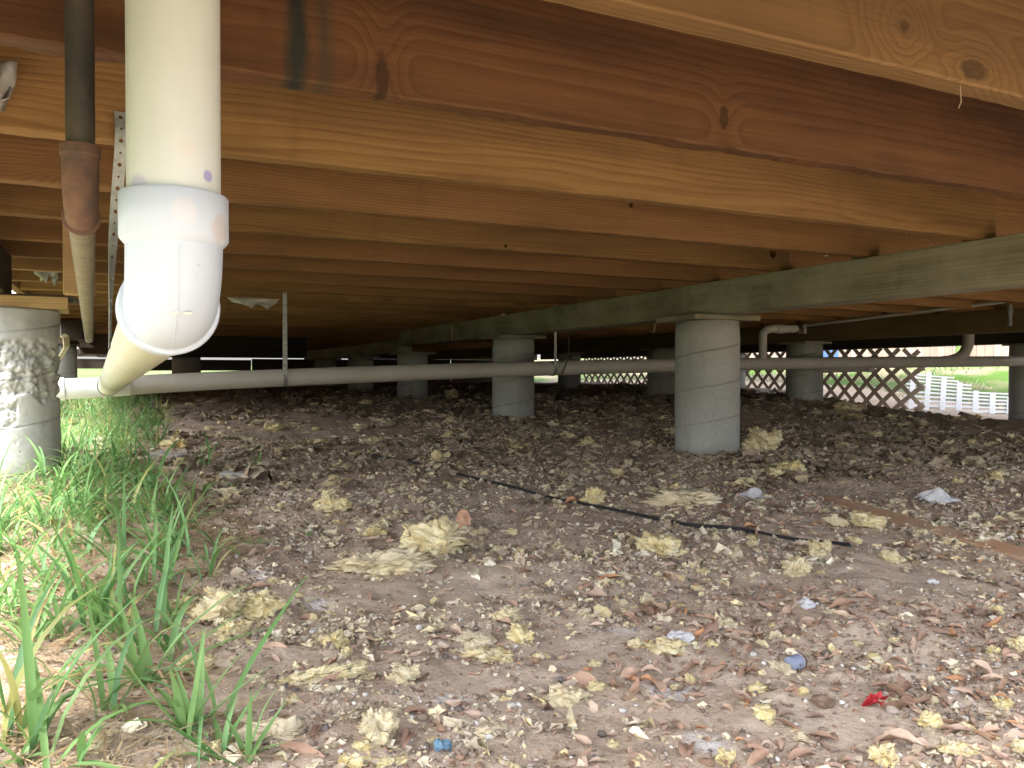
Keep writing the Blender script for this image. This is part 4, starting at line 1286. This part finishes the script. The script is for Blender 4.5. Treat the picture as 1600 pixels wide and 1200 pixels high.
def tiny(seed):
    rr = random.Random(seed + 300)
    V, F = [], []
    for k in range(2):
        R = Matrix.Rotation(rr.uniform(0, 6.28), 3, 'Z') @ Matrix.Rotation(rr.gauss(0, .7), 3, 'X'); b = len(V)
        sx, sy = rr.uniform(.6, 1.2), rr.uniform(.4, .8)
        for j in range(3):
            for i in range(3): V.append(R @ Vector(((i - 1) * sx + rr.gauss(0, .18), (j - 1) * sy + rr.gauss(0, .18), rr.gauss(0, .25))))
        for j in range(2):
            for i in range(2): F.append((b + j * 3 + i, b + j * 3 + i + 1, b + j * 3 + i + 4)); F.append((b + j * 3 + i, b + j * 3 + i + 4, b + j * 3 + i + 3))
    return np.array([p[:] for p in V]), np.array(F)
TN = [tiny(k) for k in range(10)]
CR = [lumpy(I2, s, .45, 1 + .5 * (s % 3)) for s in range(6)]
GR = [lumpy(I1, s + 20, .25) for s in range(4)]
dens = lambda x, y: (1 - .93 * in_bare(x, y)) * np.clip(.5 + 2.0 * fbm(x, y, 2.6, 77, 3), .12, 1) * sstep(-.25, .15, x - .1 * (y - 1))
pts_ = scatter(34000, (-.5, 4.5, .35, 4.5), dens)
merge('insulation_crumbs', TN, pts_, np.clip(np.exp(RNG.normal(-5.55, .5, len(pts_))), 0, .014), M['crumbs'], 'crumbs of yellow insulation sprinkled over the dirt', (1, 1, .7), .3)
pts_ = scatter(1500, (0.0, 2.2, 1.2, 3.4), lambda x, y: np.clip(.35 + 2.0 * fbm(x, y, 3.1, 177, 3), .02, 1) * (1 - .95 * in_bare(x, y)) * sstep(0, .2, x))
merge('insulation_flakes', FL, pts_, np.clip(np.exp(RNG.normal(-4.75, .4, len(pts_))), 0, .02), M['crumbs'], 'matted pale insulation flakes in drifts on the mid ground', (1, 1, .7), .25)
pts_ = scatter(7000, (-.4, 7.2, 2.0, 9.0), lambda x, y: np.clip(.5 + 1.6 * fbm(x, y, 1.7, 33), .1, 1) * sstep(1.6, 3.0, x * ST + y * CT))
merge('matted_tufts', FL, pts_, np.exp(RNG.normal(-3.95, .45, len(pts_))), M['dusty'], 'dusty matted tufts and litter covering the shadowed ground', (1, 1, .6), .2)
pts_ = scatter(22000, (-.5, 2.6, .35, 2.8), lambda x, y: np.clip(.5 + 1.5 * fbm(x, y, 3.5, 55), .15, 1) * (1 - .85 * in_bare(x, y)))
merge('grit', GR, pts_, np.exp(RNG.normal(-6.1, .45, len(pts_))), M['grit'], 'small grit and pebbles on the near dirt', (1, 1, .75), .3)

# leaves
def leaf_proto(seed, L=1.0):
    rr = random.Random(seed)
    curl = rr.uniform(-1.8, 1.8); fold = rr.uniform(.2, 1.0); twist = rr.uniform(-.6, .6); wid = rr.uniform(.34, .62)
    nu = 7
    V, F = [], []
    for i in range(nu):
        t = i / (nu - 1)
        w = wid * .5 * (math.sin(math.pi * min(1, t * 1.02 + .02)) ** .75) * (1 + .12 * rr.uniform(-1, 1)) + .004
        a = curl * (t - .4)
        cx, cz = (math.sin(a) / curl * L if abs(curl) > .05 else (t - .4)), ((1 - math.cos(a)) / curl if abs(curl) > .05 else 0)
        for s_ in (-1, -.5, 0, .5, 1):
            ph = twist * (t - .5) + fold * s_
            V.append((cx, s_ * w * math.cos(fold * abs(s_)) * math.cos(twist * (t - .5)), cz + abs(s_) * w * math.sin(fold) + s_ * w * math.sin(twist * (t - .5)) + .05 * rr.uniform(-1, 1)))
    for i in range(nu - 1):
        for k in range(4):
            F.append((i * 5 + k, i * 5 + k + 1, (i + 1) * 5 + k + 1, (i + 1) * 5 + k))
    V = np.array(V); V[:, 2] -= V[:, 2].min()
    return V, np.array(F)
LP = [leaf_proto(s) for s in range(12)]
LM = []
for v, f in LP:
    me = mesh_np('dead_leaf', v, f, True); me.materials.append(M['leaf']); LM.append(me)
# leaves are thickest at lower right and along the middle
def leaf_dens(x, y):
    r = x * CT - y * ST; d = x * ST + y * CT
    right = sstep(-.25, .35, r / d)
    return np.clip((.25 + .8 * right) * (.55 + 1.8 * fbm(x, y, 2.3, 91)), .02, 1) * (1 - .9 * in_bare(x, y)) * sstep(-.2, .1, x)
lp = scatter(300, (-.2, 1.9, .4, 2.1), leaf_dens)
for i, (x, y) in enumerate(lp):
    o = bpy.data.objects.new('dead_leaf', LM[i % len(LM)])
    s_ = random.choice([.018, .026, .034, .042, .05]) * random.uniform(.8, 1.2)
    o.scale = (s_, s_, s_)
    o.location = (x, y, hz(x, y) + .002 - s_ * random.uniform(0, .12))
    o.rotation_euler = (random.gauss(0, .4) + (math.pi if random.random() < .3 else 0), random.gauss(0, .35), random.uniform(0, 6.28))
    if abs(o.rotation_euler.x) > 1.5: o.location.z += s_ * .25
    link(o); tag(o, 'curled brown dead leaf lying on the near dirt', 'leaf', 'dead leaves on the near dirt')
pts_ = scatter(11000, (-.2, 5.2, .4, 5.0), lambda x, y: leaf_dens(x, y) * 1.0)
merge('leaf_litter', LP, pts_, np.clip(np.exp(RNG.normal(-4.15, .55, len(pts_))), .006, .045), M['leaf'], 'litter of small brown leaf fragments over the dirt', (1, 1, .8), -.06, True)

# ------------------------------------------------------------------ grass
def blade(V, F, base, az, L, w, bend, lean, rr, nseg=6):
    d = Vector((math.cos(az), math.sin(az), 0)); s_ = Vector((-d.y, d.x, 0))
    p = Vector(base); ang = lean; b = len(V)
    for i in range(nseg + 1):
        t = i / nseg
        ww = w * (1 - t ** 2.2) * (.75 + .5 * min(1, t * 4)) * .5 + .0002
        dirv = d * math.sin(ang) + Vector((0, 0, math.cos(ang)))
        nrm = d * math.cos(ang) - Vector((0, 0, math.sin(ang)))
        V += [tuple(p - s_ * ww + nrm * (-ww * .35)), tuple(p), tuple(p + s_ * ww + nrm * (-ww * .35))]
        p = p + dirv * (L / nseg); ang += bend / nseg + rr.gauss(0, .05)
    for i in range(nseg):
        o = b + i * 3
        F += [(o, o + 1, o + 4, o + 3), (o + 1, o + 2, o + 5, o + 4)]
def grass_mesh(name, tufts, rr):
    V, F = [], []
    for (x, y, n, L, w, lean) in tufts:
        az0 = rr.uniform(0, 6.28)
        for k in range(n):
            bx, by = x + rr.gauss(0, .008), y + rr.gauss(0, .008)
            blade(V, F, (bx, by, hz(bx, by) - .004), rr.uniform(0, 6.28), L * rr.uniform(.5, 1.15), w * rr.uniform(.7, 1.25), rr.uniform(.4, 2.3), abs(rr.gauss(lean, .3)), rr)
    return mesh_np(name, np.array(V), np.array(F), True)
rg = random.Random(5)
poly = [(-160, 618), (250, 618), (262, 690), (190, 730), (335, 790), (350, 880), (280, 930), (270, 1010), (330, 1100), (400, 1200), (420, 1260), (-160, 1260)]
def inside(px, py, P):
    c_ = False; j = len(P) - 1
    for i in range(len(P)):
        if (P[i][1] > py) != (P[j][1] > py) and px < (P[j][0] - P[i][0]) * (py - P[i][1]) / (P[j][1] - P[i][1]) + P[i][0]: c_ = not c_
        j = i
    return c_
gt = []
while len(gt) < 1350:
    x = rg.uniform(-1.0, .6); y = rg.uniform(.75, 7.0)
    z = hz(x, y); px, py = px_of(x, y, z)
    if not inside(px, py, poly): continue
    if py > 860 and rg.random() < .55: continue
    if rg.random() > .35 + 1.4 * (float(fbm(x, y, 4, 15)) + .25): continue
    if math.hypot(x + .349, y - 3.058) < .15: continue
    gt.append((x, y, rg.randint(3, 7), rg.uniform(.08, .20) * (1.1 if y > 2.2 else 1), rg.uniform(.0035, .0062), .5))
while len(gt) < 1405:
    px = rg.uniform(-60, 330); py = rg.uniform(730, 1230)
    if px > 330 - max(0, py - 880) * .25: continue
    if py > 980 and rg.random() < .55: continue
    g_, d_ = ground_at(px, py)
    gt.append((g_.x, g_.y, rg.randint(3, 5), rg.uniform(.15, .25), rg.uniform(.006, .009), .45))
gr_ = obj('grass', grass_mesh('grass', gt, rg), M['grass']); tag(gr_, 'green grass growing in from the left side around the crumbling pier', kind='stuff')
# dry straw
V, F = [], []
for k in range(5200):
    while True:
        x = rg.uniform(-.7, .45); y = rg.uniform(.85, 3.2)
        px, py = px_of(x, y, hz(x, y))
        if inside(px - rg.uniform(0, 70), py, poly): break
    blade(V, F, (x, y, hz(x, y) + rg.uniform(0, .008)), rg.uniform(0, 6.28), rg.uniform(.03, .10), rg.uniform(.0012, .003), rg.uniform(-.25, .3), rg.uniform(1.25, 1.6), rg, 3)
st_ = obj('dry_straw', mesh_np('dry_straw', np.array(V), np.array(F), True), M['straw']); tag(st_, 'dry straw and dead grass matted under the green grass', kind='stuff')
# tufts that stand out on their own
def tuft(px, py, n, L, w, label, leans=(.1, 1.1)):
    g, d = ground_at(px, py)
    t = thing('grass_tuft', label, 'grass tuft', tuple(g))
    for k in range(n):
        V, F = [], []
        bx, by = rg.gauss(0, .006), rg.gauss(0, .006)
        blade(V, F, (bx, by, -.006), 6.28 * k / n + rg.gauss(0, .35), L * rg.uniform(.55, 1.1), w * rg.uniform(.8, 1.2), rg.uniform(.1, 1.0), rg.uniform(*leans), rg, 8)
        me = mesh_np('blade', np.array(V), np.array(F), True)
        obj('blade', me, M['grass'], t)
tuft(225, 1075, 16, .17, .0085, 'tall wide-bladed green grass clump at the lower left foreground')
tuft(295, 1150, 11, .12, .008, 'green grass clump just right of the tall foreground clump')
tuft(375, 1195, 7, .09, .007, 'low grass sprig at the bottom edge beside the mossy insulation roll')
tuft(250, 880, 16, .16, .007, 'dense green grass clump right of the crumbling pier base')
tuft(400, 730, 6, .09, .006, 'thin grass sprig behind the grey flat stone')
tuft(310, 725, 7, .11, .006, 'thin upright grass sprig left of the grey flat stone')
tuft(395, 850, 5, .05, .006, 'tiny green sprig on the dirt right of the dense clump')
tuft(480, 838, 4, .035, .006, 'tiny lone green sprig above the ragged insulation strip')
tuft(90, 1000, 14, .13, .008, 'broad green grass clump at the left edge foreground')
tuft(20, 1190, 5, .10, .010, 'wide grass blade clump in the bottom left corner')

# lawn outside beyond the lattice
V, F = [], []
for k in range(2600):
    x = rg.uniform(8.6, 12.6); y = rg.uniform(3.5, 11)
    if fbm(x, y, 1.0, 61) < .02: continue
    blade(V, F, (x, y, hz(x, y) - .01), rg.uniform(0, 6.28), rg.uniform(.05, .12), .012, rg.uniform(.2, 1.3), rg.uniform(0, .6), rg, 3)
lw = obj('lawn_grass', mesh_np('lawn_grass', np.array(V), np.array(F), True), M['grass']); tag(lw, 'sunlit patchy lawn outside beyond the lattice', kind='stuff')

# ------------------------------------------------------------------ small litter items
cpts = [(560, 712), (620, 722), (690, 735), (745, 752), (800, 766), (860, 780), (930, 795), (985, 808), (1040, 816), (1085, 826), (1150, 833), (1240, 846), (1330, 857)]
C3 = []
for i, (px, py) in enumerate(cpts):
    g, d = ground_at(px, py); C3.append(g + Vector((0, 0, .007 + .004 * math.sin(i * 2.1))))
cable = thing('black_cable', 'thin black twin cable snaking across the dirt below the piers', 'cable')
off = Vector((.3, .95, 0)) * .0028
cp_ = smooth_path(C3, 8)
for sgn in (-1, 1):
    obj('cable_core', tube_me('cable_core', [tuple(p + off * sgn + Vector((0, 0, .0015 * sgn))) for p in cp_], .0027, 10), M['black_cable'], cable)

def ground_obj(name, label, cat, me, mat_, px, py, rot=(0, 0, 0), dz=0):
    g, d = ground_at(px, py)
    o = obj(name, me, mat_, None, (g.x, g.y, g.z + dz)); o.rotation_euler = rot
    return tag(o, label, cat)
# orange stick: three exposed lengths of one buried board edge
g1, _ = ground_at(1292, 780); g2, _ = ground_at(1640, 890)
dv = g2 - g1; L = dv.length
sm = box_me('wood_stick', L, .055, .020, .003, 1, (0, -.0275, -.010))
so = obj('wood_stick', sm, M['stick'], None, tuple(g1 + Vector((0, 0, -.004))))
so.rotation_euler = (0.15, -math.asin(dv.z / L) - .018, math.atan2(dv.y, dv.x)); tag(so, 'orange-brown wooden stick half buried at the right edge', 'stick')

def flake_me(name, pts, th, bulge=.0, seed=0, crumple=.35):
    """a shard of that outline (x,y metres) with thickness and a little warp"""
    rr = random.Random(seed)
    bm = bmesh.new()
    c = Vector((sum(p[0] for p in pts) / len(pts), sum(p[1] for p in pts) / len(pts), bulge))
    vs = [bm.verts.new((p[0], p[1], rr.uniform(-.2, .2) * th)) for p in pts]
    cv = bm.verts.new(c)
    for i in range(len(vs)): bm.faces.new((vs[i], vs[(i + 1) % len(vs)], cv))
    bmesh.ops.subdivide_edges(bm, edges=list(bm.edges), cuts=3, use_grid_fill=True)
    size_ = max(abs(p[0]) for p in pts)
    for v in bm.verts: v.co.z += rr.uniform(-.1, .1) * th + size_ * crumple * mnoise.noise(Vector((v.co.x / size_ * 2.2, v.co.y / size_ * 2.2, seed * 1.3)))
    bmesh.ops.solidify(bm, geom=list(bm.faces), thickness=th)
    bmesh.ops.recalc_face_normals(bm, faces=bm.faces)
    me = bpy.data.meshes.new(name); bm.to_mesh(me); bm.free()
    return me
def blob(n, rx, ry, seed, jag=.2):
    rr = random.Random(seed)
    return [(rx * math.cos(6.283 * k / n) * (1 + rr.uniform(-jag, jag)), ry * math.sin(6.283 * k / n) * (1 + rr.uniform(-jag, jag))) for k in range(n)]
ground_obj('terracotta_shard', 'peach terracotta shard standing behind the largest insulation tuft', 'shard', flake_me('terracotta_shard', [(-.022, -.02), (.024, -.024), (.02, .012), (.008, .034), (-.012, .026)], .006, .004, 2), M['terracotta'], 722, 828, (1.1, .1, -TH), .02)
ground_obj('grey_stone', 'flat grey rectangular stone at the edge of the grass', 'stone', box_me('grey_stone', .105, .055, .026, .004, 2, (-.05, -.028, 0)), M['slate'], 370, 748, (.05, .05, -.35), -.004)
ground_obj('grey_stone', 'half buried dark grey stone between grass and insulation at left', 'stone', box_me('grey_stone', .14, .07, .03, .006, 2, (-.07, -.035, 0)), M['slate'], 262, 715, (.05, .1, -.7), -.012)
ground_obj('plastic_shard', 'curved blue plastic shard at the bottom edge left of centre', 'plastic shard', flake_me('plastic_shard', [(-.014, -.006), (.009, -.008), (.015, .003), (.009, .009), (-.008, .008)], .0015, .004, 4, .6), M['blue_plastic'], 692, 1178, (.3, .2, .4), .006)
cap = thing('bottle_cap', 'small grey-blue plastic cap lying on its side at lower right', 'cap', tuple(ground_at(1246, 1052)[0] + Vector((0, 0, .010))))
obj('cap_body', tube_me('cap_body', [(-.012, 0, 0), (.009, .004, 0)], .0105, 24), M['cap_plastic'], cap)
obj('cap_ring', tube_me('cap_ring', [(.0105, .0043, 0), (.0135, .005, 0)], .0112, 24, False), M['black_cable'], cap)
rw = ground_obj('foil_wrapper', 'shiny crumpled red foil wrapper at the lower right', 'wrapper', flake_me('foil_wrapper', blob(13, .018, .010, 3, .35), .0008, .003, 9, 1.0), M['red_foil'], 1374, 1106, (.5, .1, .3), .010)
for (px, py, rx, ry, lab) in [(1064, 1004, .024, .014, 'pale crinkled shell-like scrap at lower centre right'), (1262, 950, .019, .016, 'round whitish speckled scrap right of the pale crinkled one'), (1460, 915, .012, .008, 'tiny white scrap near the right edge')]:
    ground_obj('pale_scrap', lab, 'scrap', flake_me('pale_scrap', blob(10, rx, ry, px, .15), .002, .007, px), M['shell'], px, py, (.35, 0, -TH), .006)
for (px, py, lab) in [(1238, 992, 'round brown seed pod below the whitish scrap'), (1535, 962, 'round brown seed pod at the right edge'), (1290, 1105, 'dull brown disc left of the red foil wrapper')]:
    ground_obj('seed_pod', lab, 'seed pod', flake_me('seed_pod', blob(12, .017, .013, px, .08), .004, .006, px), M['brown_disc'], px, py, (.3, .1, 0), .005)
for (px, py, rx, lab) in [(1468, 785, .06, 'grey-white curved plastic scoop lying right of the piers'), (1175, 778, .05, 'grey flat rag of paper right of the largest pier base')]:
    ground_obj('pale_rag', lab, 'scrap', flake_me('pale_rag', blob(12, rx, rx * .4, px, .25), .004, .025, px), M['shell'], px, py, (.15, 0, -TH - .2), .008)
# fluff hung on the timber
for (px, py, X, w, lab) in [(786, 490, 2.22, .035, 'white fluff caught on top of the green beam at centre'), (1290, 398, 2.21, .016, 'tiny white fluff on the green beam at right')]:
    p = on_x(px, py, X)
    o = bpy.data.objects.new('insulation_clump', CL_TALL[0]); o.location = tuple(p - Vector((0, 0, w * .4))); o.scale = (w, w, w); link(o); tag(o, lab, 'insulation')

# loose pale strands hanging from the timber
for (px, py, Y, h_, lab) in [(1497, 150, .70, .018, 'pale straw hanging under the knotty joist at upper right'), (706, 512, 5.3, .09, 'pale strand hanging over the green beam left of the centre pier'), (1022, 505, 3.6, .05, 'white tag hanging under the green beam left of the largest pier')]:
    p = on_y(px, py, Y)
    o = obj('hanging_strand', tube_me('hanging_strand', [tuple(p + Vector((0, 0, .012))), tuple(p + Vector((.002, 0, -h_ * .5))), tuple(p + Vector((-.003, 0, -h_)))], .0009 if Y < 2 else .005, 6), M['straw'])
    tag(o, lab, 'strand')
